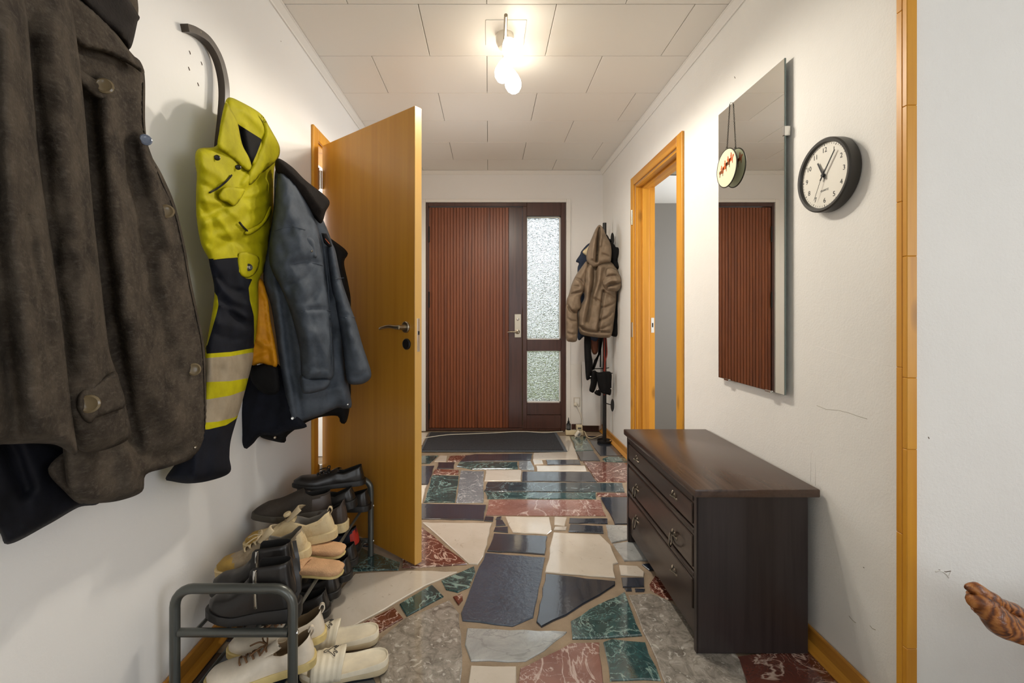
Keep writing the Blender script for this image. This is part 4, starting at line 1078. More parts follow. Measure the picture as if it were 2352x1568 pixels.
shoe('casual_shoe', 'dark brown shoe with thick cream sole between the clog and black shoes', None, (-.578, 1.858, TOP + .0), (-.83, 1.875, TOP + .0), mats=('dkbrown', 'darklin', 'creamsole'), sole=((0, .038), (.5, .032), (1, .026)), heelcap=('dkbrown', .2, .1), W=.046, rim=((0, .125), (.06, .105), (.3, .075), (.45, .085)), top=((.38, .1), (.5, .088), (.7, .07), (1, .04)), so=.42)
shoe('dress_shoe', 'black leather heeled slip-on on the far end of the top shelf', None, (-.572, 1.968, TOP + .052), (-.835, 1.945, TOP + .03), sole=((0, .034), (.26, .032), (.4, .016), (1, .012)), heelblock=(.28, .022), **LOW_T)
shoe('dress_shoe', 'black lace-up shoe lying on top of the other black shoes', None, (-.560, 2.055, TOP + .118), (-.85, 1.985, TOP + .118), laces=('blacklace', 4, .5, .66), tongue=('black', .02, .026), sole=((0, .024), (1, .014)), roll=.0, **LOW_T)
shoe('loafer', 'black round-toe loafer at the far frame of the shoe rack', None, (-.535, 2.056, TOP), (-.79, 2.06, TOP), sole=((0, .026), (1, .022)), W=.046, rim=((0, .09), (.1, .08), (.3, .066), (.45, .07)), top=((.38, .082), (.5, .07), (.7, .056), (1, .03)), so=.44)
for lb, h, t_, kw in (
    ('black loafer with stitched heel on the lower shelf next to the white sneakers', (-.556, 1.588, LOW), (-.82, 1.565, LOW), {}),
    ('black loafer second in the row on the lower shelf', (-.556, 1.697, LOW), (-.82, 1.68, LOW), {}),
    ('black slip-on third in the row on the lower shelf', (-.545, 1.805, LOW), (-.81, 1.80, LOW), {}),
    ('black slip-on fourth in the row on the lower shelf', (-.553, 1.912, LOW), (-.815, 1.912, LOW), {})):
    shoe('loafer', lb, 'black shoes on the lower shelf', h, t_, sole=((0, .026), (1, .018)), **LOW_T)
shoe('running_shoe', 'navy running shoe with red patch at the far end of the lower shelf', None, (-.575, 2.02, LOW), (-.83, 2.03, LOW), mats=('navy', 'darklin', 'blacksole'), heelcap=('red', .10, .4), **SN)
WS = dict(W=.05, rim=((0, .092), (.05, .084), (.18, .066), (.32, .058), (.45, .072)), top=((.38, .082), (.5, .073), (.65, .060), (.82, .050), (.93, .045), (1, .03)), so=.42, sole=((0, .024), (.5, .022), (1, .02)), mats=('white', 'tanlin', 'gum'), laces=('brownlace', 5, .46, .70), tongue=('white', .022, .03), tab='white', lean=.0)
shoe('white_sneaker', 'white leather sneaker with brown laces, front one on the lower shelf', 'white sneakers', (-.525, 1.375, LOW), (-.782, 1.26, LOW), **WS)
shoe('white_sneaker', 'white leather sneaker with brown laces, tucked behind its twin', 'white sneakers', (-.532, 1.482, LOW), (-.79, 1.382, LOW), **WS)
# ------------------------------------------------------------------ slides
M['logo'] = plain('black_print', srgb(30, 28, 26), .5)
def slide(label, heel, toe):
    heel = Vector(heel); toe = Vector(toe); L = (toe - heel).length; xd = (toe - heel).normalized(); yd = Vector((0, 0, 1)).cross(xd)
    TM = Matrix.Identity(4)
    for i in range(3): TM[i][0] = xd[i]; TM[i][1] = yd[i]; TM[i][2] = (0, 0, 1)[i]; TM[i][3] = heel[i]
    e = empty('pool_slide', heel.lerp(toe, .5), label, 'slipper', 'ivory pool slides on the floor')
    W = .051
    S = [.5 - .5 * math.cos(math.pi * i / 40) for i in range(41)]
    PL = [(0, 0), (.012, .34), (.04, .56), (.10, .74), (.22, .82), (.40, .84), (.6, .95), (.75, 1.0), (.86, .9), (.94, .66), (.98, .42), (1, 0)]
    ring = [(s, ip(PL, s) * W) for s in S]; ring = ring + [(s, -w) for s, w in ring[-2:0:-1]]; n = len(ring)
    def layer(nm, levels, mat):
        bm = bmesh.new(); rows = []
        for z, g, dz in levels:
            rows.append([bm.verts.new(TM @ Vector((L * .5 + (s - .5) * L * (1 - (1 - g) * .45), w * g, z + dz * (.010 * sm(.4, 0, s) if False else .012 * (1 - sm(.05, .5, s))) + .006 * sm(.75, 1, s)))) for s, w in ring])
        for A, B in zip(rows, rows[1:]):
            for k in range(n): bm.faces.new((A[k], A[(k + 1) % n], B[(k + 1) % n], B[k]))
        bm.faces.new(rows[0][::-1]); bm.faces.new(rows[-1]); frombm(nm, bm, mat, e, angle=50)
    layer('sole', [(.001, .95, 0), (.004, 1.0, 0), (.015, 1.01, .5)], SM['slidesole'])
    layer('footbed', [(.0152, 1.0, .5), (.024, .99, 1), (.0275, .965, 1), (.0275, .93, 1), (.0245, .88, .8), (.0235, .5, .6)], SM['slide'])
    # strap: arched band with ridges
    nU, nVv = 21, 25; V = []; Fc = []
    def sp(uu, vv, o=0.0):
        s = .52 + .33 * uu; w = ip(PL, s) * W * 1.01 + .001; a = math.pi * vv
        hgt = .052 + .012 * (1 - uu)
        return TM @ Vector((s * L - .010 * math.sin(a) * (1 - uu) , math.cos(a) * (w + o), .012 + (hgt + o) * math.sin(a) ** .8))
    for i in range(nU):
        uu = i / (nU - 1); rd = .0016 * (1 if (i % 4) in (1, 2) else 0) if i > 3 else .0024
        for j in range(nVv): V.append(sp(uu, j / (nVv - 1), rd))
    for i in range(nU - 1):
        for j in range(nVv - 1): Fc.append((i * nVv + j, i * nVv + j + 1, (i + 1) * nVv + j + 1, (i + 1) * nVv + j))
    o = mesh('strap', V, Fc, SM['slide'], e, True); md = o.modifiers.new('thick', 'SOLIDIFY'); md.thickness = .005; md.offset = -1
    # two seated back-to-back figures outlined on the strap
    bm = bmesh.new()
    fig = [(.50, .90), (.44, .86), (.40, .78), (.46, .70), (.40, .62), (.30, .52), (.18, .42), (.05, .30), (.16, .32), (.28, .40), (.33, .34), (.22, .20), (.30, .22), (.42, .34), (.50, .40)]
    for mir in (0, 1):
        pts = []
        for a, b in fig:
            aa = (1 - a) if mir else a
            pts.append(sp(.12 + .62 * b, .66 - .34 * aa + .02, .0036))
        add_tube(bm, smooth_path(pts, 3), .0009, 5)
    frombm('strap_emblem', bm, M['logo'], e, True)
slide('ivory pool slide with line emblem, front one beside the rack leg', (-.318, 1.452, .0015), (-.585, 1.405, .0015))
slide('ivory pool slide with line emblem, partly behind the other slide', (-.378, 1.572, .0015), (-.643, 1.532, .0015))
# ------------------------------------------------------------------ garments: outline + own depth + folds, closed front and back
def cloth(name, lo, hi, rough=.85, bs=.35, bscale=260, weave=None, sheen=.3, scale=14, detail=5):
    t = NT(name); v = t.coord(); n = t.noise(v, scale, detail, .65)
    c = t.ramp(n.outputs[0], [(.32, lo), (.68, hi)])
    f = t.noise(v, bscale, 3, .6)
    if weave:
        k = t.ramp(t.noise(t.coord((1, 1, 2.2)), weave[1], 3, .7).outputs[0], [(.5, (0, 0, 0)), (.74, (1, 1, 1))])
        c = t.mix(t.math('MULTIPLY', k, weave[2]), c, weave[0])
    t.set(color=c, rough=rough, spec=.2, normal=t.bump(f.outputs[0], bs, .003)); return t.m
CM = {
 'wool': cloth('dark_brown_wool', srgb(44, 38, 32), srgb(84, 75, 64), .95, .6, 200, (srgb(112, 104, 94), 70, .35), .15),
 'woolin': cloth('navy_lining', srgb(10, 11, 16), srgb(22, 23, 31), .7, .1),
 'hivis': cloth('hivis_yellow', srgb(158, 150, 4), srgb(186, 178, 6), .7, .15, 240, None, .1, 10),
 'hivisd': cloth('hivis_yellow_soiled', srgb(160, 150, 18), srgb(196, 190, 20), .7, .15, 240, None, .1, 20),
 'navy': cloth('dark_navy_twill', srgb(12, 14, 21), srgb(23, 26, 36), .85, .15),
 'reflect': cloth('grey_reflective_tape', srgb(140, 128, 108), srgb(164, 150, 128), .4, .05),
 'amber': cloth('amber_lining', srgb(188, 122, 14), srgb(218, 150, 26), .5, .1),
 'slate': cloth('slate_blue_shell', srgb(60, 66, 74), srgb(82, 89, 98), .68, .1, 240, None, .1),
 'black': cloth('black_cloth', srgb(11, 11, 12), srgb(22, 21, 21), .8, .2),
 'collar': cloth('dark_brown_corduroy', srgb(20, 16, 14), srgb(33, 27, 23), .85, .5, 160),
 'beige': cloth('taupe_puffer_shell', srgb(122, 106, 88), srgb(142, 125, 105), .6, .08, 240, None, .1),
 'cream': cloth('cream_pile', srgb(206, 190, 150), srgb(224, 208, 170), .95, .6, 200),
 'bluejean': cloth('dark_denim', srgb(36, 44, 58), srgb(52, 62, 80), .8, .3),
 'brown': cloth('brown_leather_bag', srgb(82, 46, 30), srgb(100, 58, 38), .5, .1),
}
def resample(poly, sp, closed=True, smooth=True):
    if smooth: P_ = [Vector((p[0], p[1], 0)) for p in poly]; Q = [(p.x, p.y) for p in smooth_path(P_, 6, closed)]
    else: Q = list(poly)
    if closed: Q = Q + [Q[0]]
    out = []; acc = 0.0
    out.append(Q[0])
    for a, b in zip(Q, Q[1:]):
        L = math.hypot(b[0] - a[0], b[1] - a[1])
        if L < 1e-6: continue
        while acc + L >= sp:
            t = (sp - acc) / L; a = (a[0] + (b[0] - a[0]) * t, a[1] + (b[1] - a[1]) * t); out.append(a)
            L = math.hypot(b[0] - a[0], b[1] - a[1]); acc = 0.0
            if L < 1e-6: break
        acc += L
    if closed:
        if math.hypot(out[-1][0] - out[0][0], out[-1][1] - out[0][1]) < sp * .5: out.pop()
    else: out.append(Q[-1])
    return out
def segdist(P_, segA, segB):
    P_ = P_[:, None, :]; A = segA[None]; B = segB[None]; d = B - A
    t = np.clip(((P_ - A) * d).sum(2) / np.maximum((d * d).sum(2), 1e-9), 0, 1)
    c = A + d * t[..., None]
    return np.sqrt(((P_ - c) ** 2).sum(2)).min(1)
def inside(P_, poly):
    x, y = P_[:, 0], P_[:, 1]; r = np.zeros(len(P_), bool); n = len(poly)
    for i in range(n):
        x0, y0 = poly[i]; x1, y1 = poly[(i + 1) % n]
        if y0 == y1: continue
        c = ((y0 > y) != (y1 > y)) & (x < (x1 - x0) * (y - y0) / (y1 - y0) + x0)
        r ^= c
    return r
FOLD = 1.6
def puff(name, outline, D, mat, parent, thick=.04, edge=22, sp=7, folds=(), wr=(.006, 40), back=.5, regions=(), smooth=True, seed=0, minthick=.004):
    """outline in photograph pixels; D(px, py) -> depth of the garment's middle; folds: (points, width px, height m).
    wr: (amplitude, size px) of random wrinkles; regions: (part name, material, polygon)."""
    bd = resample(outline, sp, True, smooth); B = np.array(bd)
    segA = B; segB = np.roll(B, -1, 0)
    x0, y0 = B.min(0); x1, y1 = B.max(0)
    gx, gy = np.meshgrid(np.arange(x0, x1, sp), np.arange(y0, y1, sp * .87)); gx[1::2] += sp / 2
    G = np.stack([gx.ravel(), gy.ravel()], 1); G = G[inside(G, bd)]
    if len(G): G = G[segdist(G, segA, segB) > sp * .55]
    pts = [Vector(p) for p in bd]; edges = [(i, (i + 1) % len(bd)) for i in range(len(bd))]
    for nm, m, poly in regions:
        rp = resample(poly, sp, True, False); k0 = len(pts)
        RP = np.array(rp); ok = inside(RP, bd) & (segdist(RP, segA, segB) > sp * .3)
        ids = []
        for p, o in zip(rp, ok):
            if o: ids.append(len(pts)); pts.append(Vector(p))
            else: ids.append(None)
        for a, b in zip(ids, ids[1:] + ids[:1]):
            if a is not None and b is not None: edges.append((a, b))
        if len(G): G = G[segdist(G, RP, np.roll(RP, -1, 0)) > sp * .45]
    pts += [Vector(p) for p in G]
    vo, eo, fo, *_ = delaunay_2d_cdt(pts, edges, [], 0, 1e-4)
    N = np.array([(v.x, v.y) for v in vo])
    tri = np.array([f for f in fo if len(f) == 3])
    cen = N[tri].mean(1); keep = inside(cen, bd); tri = tri[keep]; cen = cen[keep]
    d = segdist(N, segA, segB); onb = d < 1e-2 * sp + .05
    t = np.clip(d / edge, 0, 1); prof = np.sqrt(np.clip(1 - (1 - t) ** 2, 0, 1))
    h = np.full(len(N), thick) * prof
    for poly, wpx, amp in folds:
        fp = np.array(resample(poly, 6, False, len(poly) > 2)); dd = segdist(N, fp[:-1], fp[1:])
        h += amp * FOLD * np.exp(-(dd / wpx) ** 2) * np.clip(d / (edge * .5), 0, 1)
    if wr[0] > 0:
        for i in range(len(N)):
            q = Vector((N[i, 0] / wr[1], N[i, 1] / (wr[1] * 1.7), seed * 3.7))
            h[i] += (noise.noise(q) * wr[0] + noise.noise(q * 2.1) * wr[0] * .45) * prof[i]
    h = np.maximum(h, minthick * prof)
    front = []; backv = []
    for i in range(len(N)):
        Y = D(N[i, 0], N[i, 1]); front.append(at(N[i, 0], N[i, 1], Y - h[i])); backv.append(at(N[i, 0], N[i, 1], Y + back * thick * prof[i] + .002 * prof[i]))
    lab = np.zeros(len(tri), int)
    for ri, (nm, m, poly) in enumerate(regions): lab[inside(cen, resample(poly, sp, True, False))] = ri + 1
    objs = []
    # main part: front (own region) + back
    used = sorted({int(j) for f in tri[lab == 0] for j in f}); bu = sorted({int(j) for f in tri for j in f})
    mp = {j: n for n, j in enumerate(used)}; V = [front[j] for j in used]; mb = {}
    for j in bu:
        if onb[j] and j in mp: mb[j] = mp[j]
        else: mb[j] = len(V); V.append(front[j] if onb[j] else backv[j])
    Fc = [tuple(mp[int(j)] for j in f) for f in tri[lab == 0]]
    Fb = [tuple(mb[int(j)] for j in f)[::-1] for f in tri]
    a = front[tri[0][0]], front[tri[0][1]], front[tri[0][2]]
    flip = (a[1] - a[0]).cross(a[2] - a[0]).dot(a[0] - Vector((0, 0, CAMH))) > 0
    fl = (lambda L_: [f[::-1] for f in L_]) if flip else (lambda L_: L_)
    main = mesh(name, V, fl(Fc) + fl(Fb), mat, parent, True); objs.append(main)
    for ri, (nm, m, poly) in enumerate(regions):
        tr = tri[lab == ri + 1]
        if not len(tr): continue
        us = sorted({int(j) for f in tr for j in f}); mm = {j: n for n, j in enumerate(us)}
        objs.append(mesh(nm, [front[j] for j in us], fl([tuple(mm[int(j)] for j in f) for f in tr]), m, parent, True))
    def surf(px, py, off=.0):
        k = int(np.argmin((N[:, 0] - px) ** 2 + (N[:, 1] - py) ** 2)); return at(px, py, D(px, py) - h[k] - off)
    return objs, surf
def planeX(X): return lambda px, py: F * X / (px - VX)
def button(p, r, mat, parent, n=(0.55, -1, .1), name='button'):
    lathe(name, [(0, .0), (r * .9, 0), (r, .002), (r, .004), (r * .8, .006), (r * .62, .0045), (r * .3, .004), (0, .004)], p, n, mat, parent, 18)
def seam(pts, surf, mat, parent, r=.0011, name='seam', off=.001):
    tube(name, [surf(x, y, off) for x, y in resample(pts, 8, False, len(pts) > 2)], r, mat, parent, 5)

# ------------------------------------------------------------------ bent-wood coat rack on the left wall
M['rackwood'] = wood('dark_bentwood', srgb(44, 34, 26), srgb(62, 50, 38), 'Z', .4, 8, .1)
cr = empty('coat_rack', (-.92, 1.5, 1.7), 'dark bent-wood coat rack screwed to the left wall above the hi-vis jacket', 'coat rack')
path = [onx(424, 64, -.928), onx(446, 72, -.926), onx(474, 92, -.922), onx(497, 128, -.916), onx(510, 170, -.91), onx(515, 215, -.905), onx(512, 270, -.905), onx(506, 330, -.905), onx(500, 420, -.91), onx(497, 520, -.915)]
tube('bent_arm', smooth_path(path, 6), 1.0, M['rackwood'], cr, 4, section=[(-.011, -.013), (.011, -.013), (.011, .013), (-.011, .013)], angle=30)
lathe('screw', [(0, 0), (.004, 0), (.003, .002), (0, .002)], onx(457, 78, -.925) + Vector((.011, -.01, 0)), (1, -.4, 0), M['steel'], cr, 10)
tube('peg', smooth_path([(-.905, 1.50, 1.60), (-.885, 1.50, 1.60), (-.865, 1.50, 1.615), (-.86, 1.50, 1.63)], 4), .009, M['rackwood'], cr, 10)

# ------------------------------------------------------------------ dark wool coat
wc_ = empty('wool_coat', (-.83, .85, .7), 'long dark brown wool coat with big round buttons hanging nearest the viewer', 'coat')
front_out = [(120, -60), (230, -60), (300, -40), (318, 30), (296, 112), (322, 140), (333, 180), (334, 290), (345, 350), (372, 400), (402, 470), (424, 560), (438, 640), (455, 720), (470, 800), (475, 900), (477, 985), (462, 1035), (430, 1058), (380, 1075), (335, 1090), (327, 1128), (280, 1148), (230, 1155), (185, 1152), (150, 1100), (140, 900), (120, 500), (110, 200)]
DF = planeX(-.815)
_, sf = puff('front_panel', front_out, DF, CM['wool'], wc_, .035, 26, 8,
  [([(240, 240), (262, 480), (300, 700), (340, 860), (390, 960)], 34, .018), ([(300, 330), (320, 520), (355, 700), (400, 850)], 22, -.016), ([(205, 200), (225, 520), (262, 800), (300, 1000)], 24, -.03), ([(330, 320), (350, 420), (390, 560)], 16, .012), ([(300, 1010), (330, 1050), (400, 1040)], 18, -.014), ([(250, 860), (290, 1040), (300, 1120)], 22, .014)], (.012, 60), .4, seed=1)
DC = lambda px, py: planeX(-.80)(px, py) - .02
_, sc2 = puff('collar', [(150, -50), (250, -55), (318, 34), (316, 50), (298, 114), (270, 85), (215, 40)], DC, CM['collar'], wc_, .02, 14, 7, [([(180, -20), (280, 70)], 14, .008)], (.003, 40), .4, seed=2)
_, sl = puff('lapel', [(140, -30), (200, 10), (250, 55), (292, 110), (326, 150), (330, 170), (300, 150), (240, 120), (190, 108), (160, 80), (150, 30)], lambda x, y: planeX(-.785)(x, y) - .02, CM['wool'], wc_, .016, 12, 7, [], (.003, 40), .4, seed=3)
_, sg_ = puff('storm_flap', [(170, 150), (215, 180), (262, 205), (268, 222), (250, 232), (222, 225), (192, 200), (172, 175)], lambda x, y: planeX(-.79)(x, y) - .015, CM['wool'], wc_, .012, 10, 6, [], (.002, 40), .4, seed=4)
bmat = plain('dark_horn_button', srgb(122, 106, 78), .22)
bblue = plain('worn_blue_grey_button', srgb(112, 122, 140), .2)
button(sg_(241, 199, .006), .0155, bmat, wc_)
button(sf(334, 322, .012), .0125, bblue, wc_, (.9, -.8, .1))
button(sf(383, 486, .008), .0165, bmat, wc_, (.6, -1, .1)); button(sf(446, 848, .006), .0165, bmat, wc_, (.6, -1, .1)); button(sf(449, 1026, .002), .004, M['steel'], wc_, (.6, -1, .1), 'snap')
seam([(328, 190), (330, 300), (366, 405), (398, 480), (420, 570), (434, 650), (450, 725), (464, 800), (469, 900), (470, 990)], sf, CM['collar'], wc_, .0012)
# lining and hem showing below
puff('lining', [(-120, 1000), (60, 1000), (170, 1030), (235, 1060), (232, 1150), (180, 1165), (110, 1205), (18, 1250), (-10, 1215), (-120, 1190)], planeX(-.87), CM['woolin'], wc_, .02, 18, 8, [([(20, 1020), (60, 1120)], 18, -.012)], (.006, 50), .4, seed=5)
_, _ = puff('hem_fold', [(110, 1075), (180, 1020), (230, 1030), (240, 1090), (205, 1145), (182, 1156), (150, 1130)], planeX(-.83), CM['wool'], wc_, .02, 14, 7, [([(190, 1040), (180, 1140)], 14, .012)], (.004, 40), .4, seed=6)
# middle sleeve with buttoned cuff strap
sl_out = [(20, -60), (140, -60), (165, 20), (180, 120), (195, 260), (208, 420), (222, 560), (238, 700), (250, 800), (266, 852), (280, 900), (300, 980), (298, 1005), (265, 1025), (215, 1038), (180, 1030), (150, 960), (120, 860), (90, 700), (50, 400), (10, 150)]
_, ss = puff('sleeve', sl_out, planeX(-.745), CM['wool'], wc_, .055, 48, 8, [([(120, 60), (160, 400), (195, 700), (210, 850)], 30, .01), ([(180, 560), (215, 600)], 16, -.006), ([(60, 100), (110, 500), (150, 850)], 22, -.012)], (.008, 55), .5, seed=7)
_, sk = puff('cuff_strap', [(175, 930), (186, 898), (215, 885), (262, 852), (276, 880), (288, 930), (262, 945), (222, 960), (208, 972), (190, 962)], lambda x, y: planeX(-.745)(x, y) - .052, CM['wool'], wc_, .012, 9, 6, [], (.002, 40), .3, seed=8)
button(sk(207, 927, .006), .0155, bmat, wc_, (.45, -1, .1))
# back of the coat with its other sleeve, nearest the camera
bk_out = [(-160, -60), (30, -60), (62, 20), (72, 120), (82, 260), (96, 400), (112, 520), (130, 640), (146, 760), (158, 880), (170, 980), (178, 1040), (165, 1042), (130, 1022), (80, 1018), (0, 1020), (-160, 1015)]
puff('back_panel', bk_out, planeX(-.70), CM['wool'], wc_, .05, 46, 9, [([(10, 60), (20, 400), (60, 760), (90, 1000)], 34, .012), ([(-30, 100), (0, 600), (40, 1000)], 26, -.014), ([(60, 500), (110, 760), (135, 980)], 16, -.010)], (.010, 60), .5, seed=9)

# ------------------------------------------------------------------ hi-vis jacket
FOLD = 1.35
hj = empty('hivis_jacket', (-.85, 1.5, .65), 'yellow and navy hi-vis work jacket with grey reflective bands', 'jacket')
DH = lambda px, py: max(1.30, F * -.84 / (px - VX))
hv_out = [(524, 224), (550, 232), (600, 262), (622, 298), (642, 336), (640, 362), (630, 386), (628, 440), (628, 498), (622, 545), (618, 582), (606, 622), (594, 648), (594, 710), (589, 765), (583, 800), (580, 830), (568, 878), (554, 930), (544, 962), (530, 1012), (527, 1050), (528, 1085), (480, 1104), (432, 1110), (395, 1105), (380, 1098), (405, 1062), (432, 1020), (452, 960), (462, 900), (470, 820), (478, 770), (490, 700), (492, 660), (482, 610), (478, 592), (462, 560), (452, 505), (450, 450), (452, 400), (448, 370), (455, 342), (498, 334), (505, 290), (514, 246)]
regs = [
 ('navy_panel', CM['navy'], [(440, 597), (548, 590), (549, 625), (566, 640), (580, 640), (571, 660), (574, 690), (583, 725), (584, 760), (583, 799), (530, 808), (474, 812), (474, 800), (480, 780), (497, 722), (502, 700), (499, 680), (470, 640)]),
 ('reflective_band', CM['reflect'], [(430, 823), (474, 822), (530, 818), (600, 805), (600, 845), (569, 868), (530, 875), (430, 879)]),
 ('reflective_band', CM['reflect'], [(430, 917), (478, 917), (530, 908), (580, 890), (570, 930), (540, 958), (500, 968), (420, 974)]),
 ('navy_hem', CM['navy'], [(360, 986), (478, 986), (520, 976), (560, 950), (545, 1000), (560, 1100), (480, 1130), (360, 1130)]),
 ('dark_lining', CM['black'], [(534, 268), (548, 286), (602, 320), (590, 352), (574, 388), (553, 350), (540, 318)]),
]
_, sh = puff('shell', hv_out, DH, CM['hivis'], hj, .05, 30, 5.5,
  [([(462, 380), (500, 400), (548, 440), (580, 410), (610, 370)], 12, .012), ([(455, 500), (500, 480), (560, 440), (625, 400)], 10, -.014), ([(470, 510), (520, 500), (600, 440)], 16, .014), ([(480, 545), (540, 530), (600, 490)], 12, .010), ([(500, 570), (560, 545), (610, 520)], 9, -.008), ([(548, 300), (560, 370), (572, 385)], 10, -.03), ([(520, 260), (516, 330), (540, 350)], 10, .014), ([(560, 250), (610, 300), (630, 345)], 10, .016), ([(600, 335), (575, 395), (560, 420)], 8, .014), ([(500, 650), (540, 690), (580, 700)], 9, .012), ([(510, 690), (550, 735), (585, 740)], 9, -.012), ([(490, 740), (520, 745), (575, 760)], 12, .010), ([(540, 600), (560, 660), (560, 720)], 14, .008), ([(465, 820), (500, 900), (490, 1000), (450, 1090)], 22, .012), ([(530, 830), (525, 900), (505, 1000), (495, 1090)], 16, .010), ([(505, 850), (505, 950)], 10, -.006), ([(458, 420), (490, 436), (520, 470)], 6, -.010), ([(470, 460), (510, 470), (545, 500)], 6, .010), ([(460, 470), (490, 520), (480, 560)], 7, -.010), ([(500, 500), (530, 540), (540, 585)], 6, .008), ([(560, 460), (600, 450), (626, 430)], 6, -.010), ([(575, 480), (615, 465)], 6, .010), ([(585, 545), (605, 560), (612, 600)], 7, -.008), ([(500, 545), (560, 560), (600, 560)], 6, -.008), ([(490, 620), (520, 660), (560, 670)], 6, -.009), ([(505, 700), (535, 712), (570, 730)], 6, .010), ([(500, 770), (540, 780), (580, 770)], 7, -.006)], (.012, 44), .6, regs, seed=11)
# flaps, pockets, snaps
_, s1 = puff('placket_flap', [(504, 444), (520, 428), (556, 432), (562, 440), (540, 472), (522, 464), (506, 458)], lambda x, y: DH(x, y) - .062, CM['hivis'], hj, .01, 7, 4, [], (.002, 30), .4, seed=12)
_, s2 = puff('pocket_flap', [(562, 536), (566, 528), (600, 510), (620, 474), (624, 486), (610, 512), (588, 532), (570, 540)], lambda x, y: DH(x, y) - .058, CM['hivis'], hj, .010, 6, 4, [], (.001, 30), .4, seed=13)
_, s3 = puff('tab_flap', [(550, 580), (592, 588), (594, 612), (584, 630), (566, 638), (549, 624)], lambda x, y: DH(x, y) - .058, CM['hivis'], hj, .008, 8, 4, [], (.001, 30), .4, seed=14)
_, s4 = puff('collar_band', [(520, 234), (530, 250), (545, 280), (556, 330), (572, 362), (578, 384), (568, 392), (545, 372), (520, 352), (500, 336), (504, 300), (512, 255)], lambda x, y: DH(x, y) - .06, CM['hivis'], hj, .010, 10, 5, [([(520, 250), (535, 340)], 10, .006)], (.002, 30), .4, seed=15)
_, s5 = puff('collar_band', [(600, 262), (624, 300), (642, 336), (640, 362), (626, 378), (600, 400), (575, 425), (566, 408), (582, 372), (604, 318), (606, 290)], lambda x, y: DH(x, y) - .055, CM['hivis'], hj, .016, 12, 5, [([(615, 300), (610, 350), (585, 400)], 12, .008)], (.003, 30), .4, seed=16)
snapm = plain('black_snap', srgb(26, 26, 20), .4)
for x, y in ((499, 363), (547, 385)): button(sh(x, y, .012), .0085, snapm, hj, (.5, -1, .1), 'snap')
seam([(482, 442), (500, 432), (520, 416), (532, 402)], sh, M['black_metal'], hj, .0028, 'zip', .008)
seam([(550, 510), (556, 518), (562, 524), (568, 530)], sh, M['black_metal'], hj, .0035, 'zip_pull', .012)
seam([(486, 596), (500, 594), (520, 592), (548, 590)], sh, CM['hivisd'], hj, .0018, 'seam', .001)
lathe('badge', [(0, 0), (.0125, 0), (.0125, .003), (.011, .004), (0, .004)], s3(571, 614, .002), (.5, -1, .05), snapm, hj, 18)
textmesh('badge_text', 'FE', .011, s3(571, 614, .0075), (1, .5, 0), (-.15, .1, 1), M['trim_white'], hj)

# ------------------------------------------------------------------ amber-lined jacket and black garments below
aj = empty('amber_lined_jacket', (-.84, 1.62, .85), 'dark jacket showing a bright amber lining between hi-vis and slate jackets', 'jacket')
puff('amber_lining', [(560, 640), (600, 640), (614, 680), (622, 740), (632, 790), (636, 842), (600, 834), (578, 838), (560, 800)], lambda x, y: 1.70, CM['amber'], aj, .03, 14, 5, [([(605, 690), (612, 760), (620, 830)], 8, -.010), ([(590, 780), (620, 800)], 7, .008), ([(585, 815), (625, 800)], 6, -.008)], (.006, 20), .5, seed=21)
puff('shell', [(540, 640), (585, 650), (588, 834), (640, 836), (660, 900), (690, 960), (705, 980), (660, 990), (640, 1000), (600, 1000), (580, 1020), (545, 1050), (528, 1082), (520, 1060), (520, 900), (530, 760)], lambda x, y: 1.77, CM['navy'], aj, .03, 20, 7, [([(600, 850), (590, 920), (570, 1010)], 14, .014), ([(640, 860), (640, 930), (620, 1000)], 12, -.010)], (.008, 40), .5, seed=22)
puff('cuff', [(575, 850), (600, 836), (632, 838), (640, 860), (640, 900), (610, 905), (580, 880)], lambda x, y: 1.71, CM['black'], aj, .03, 14, 5, [], (.004, 30), .5, seed=23)
bj = empty('black_jacket', (-.80, 1.85, .7), 'black jacket mostly hidden behind the slate blue winter jacket', 'jacket')
puff('body', [(640, 420), (700, 470), (740, 530), (797, 577), (790, 602), (800, 652), (806, 700), (800, 800), (806, 900), (797, 966), (782, 971), (775, 955), (735, 958), (700, 972), (660, 1000), (655, 1016), (625, 1012), (598, 1003), (600, 990), (640, 960), (650, 800), (630, 600)], lambda x, y: 1.86 + (x - 600) * .0010, CM['black'], bj, .03, 20, 7, [([(770, 560), (790, 650), (795, 800)], 10, .012)], (.008, 40), .5, seed=24)
button(at(632, 1004, 1.84), .006, M['steel'], bj, (.3, -1, .1), 'snap')

# ------------------------------------------------------------------ slate blue winter jacket
FOLD = 1.7
nj = empty('winter_jacket', (-.75, 1.8, .75), 'slate blue padded winter jacket with dark collar and arm patch', 'jacket')
DN = lambda px, py: 1.70 + (px - 605) * .00105
body = [(634, 385), (668, 400), (705, 440), (740, 500), (764, 560), (776, 610), (786, 660), (790, 740), (792, 800), (800, 880), (808, 932), (790, 938), (775, 936), (740, 952), (700, 966), (676, 976), (666, 966), (660, 930), (650, 880), (640, 820), (632, 760), (622, 700), (606, 650), (606, 610), (616, 560), (628, 480)]
_, sb = puff('body', body, DN, CM['slate'], nj, .05, 34, 6.5, [([(640, 420), (700, 520), (740, 640), (760, 760)], 16, -.014), ([(650, 700), (670, 840), (690, 960)], 12, -.014), ([(630, 640), (648, 760), (672, 950)], 8, .010), ([(780, 640), (785, 760), (790, 900)], 14, .010), ([(700, 905), (750, 895), (800, 890)], 10, .010)], (.018, 36), .6, seed=31)
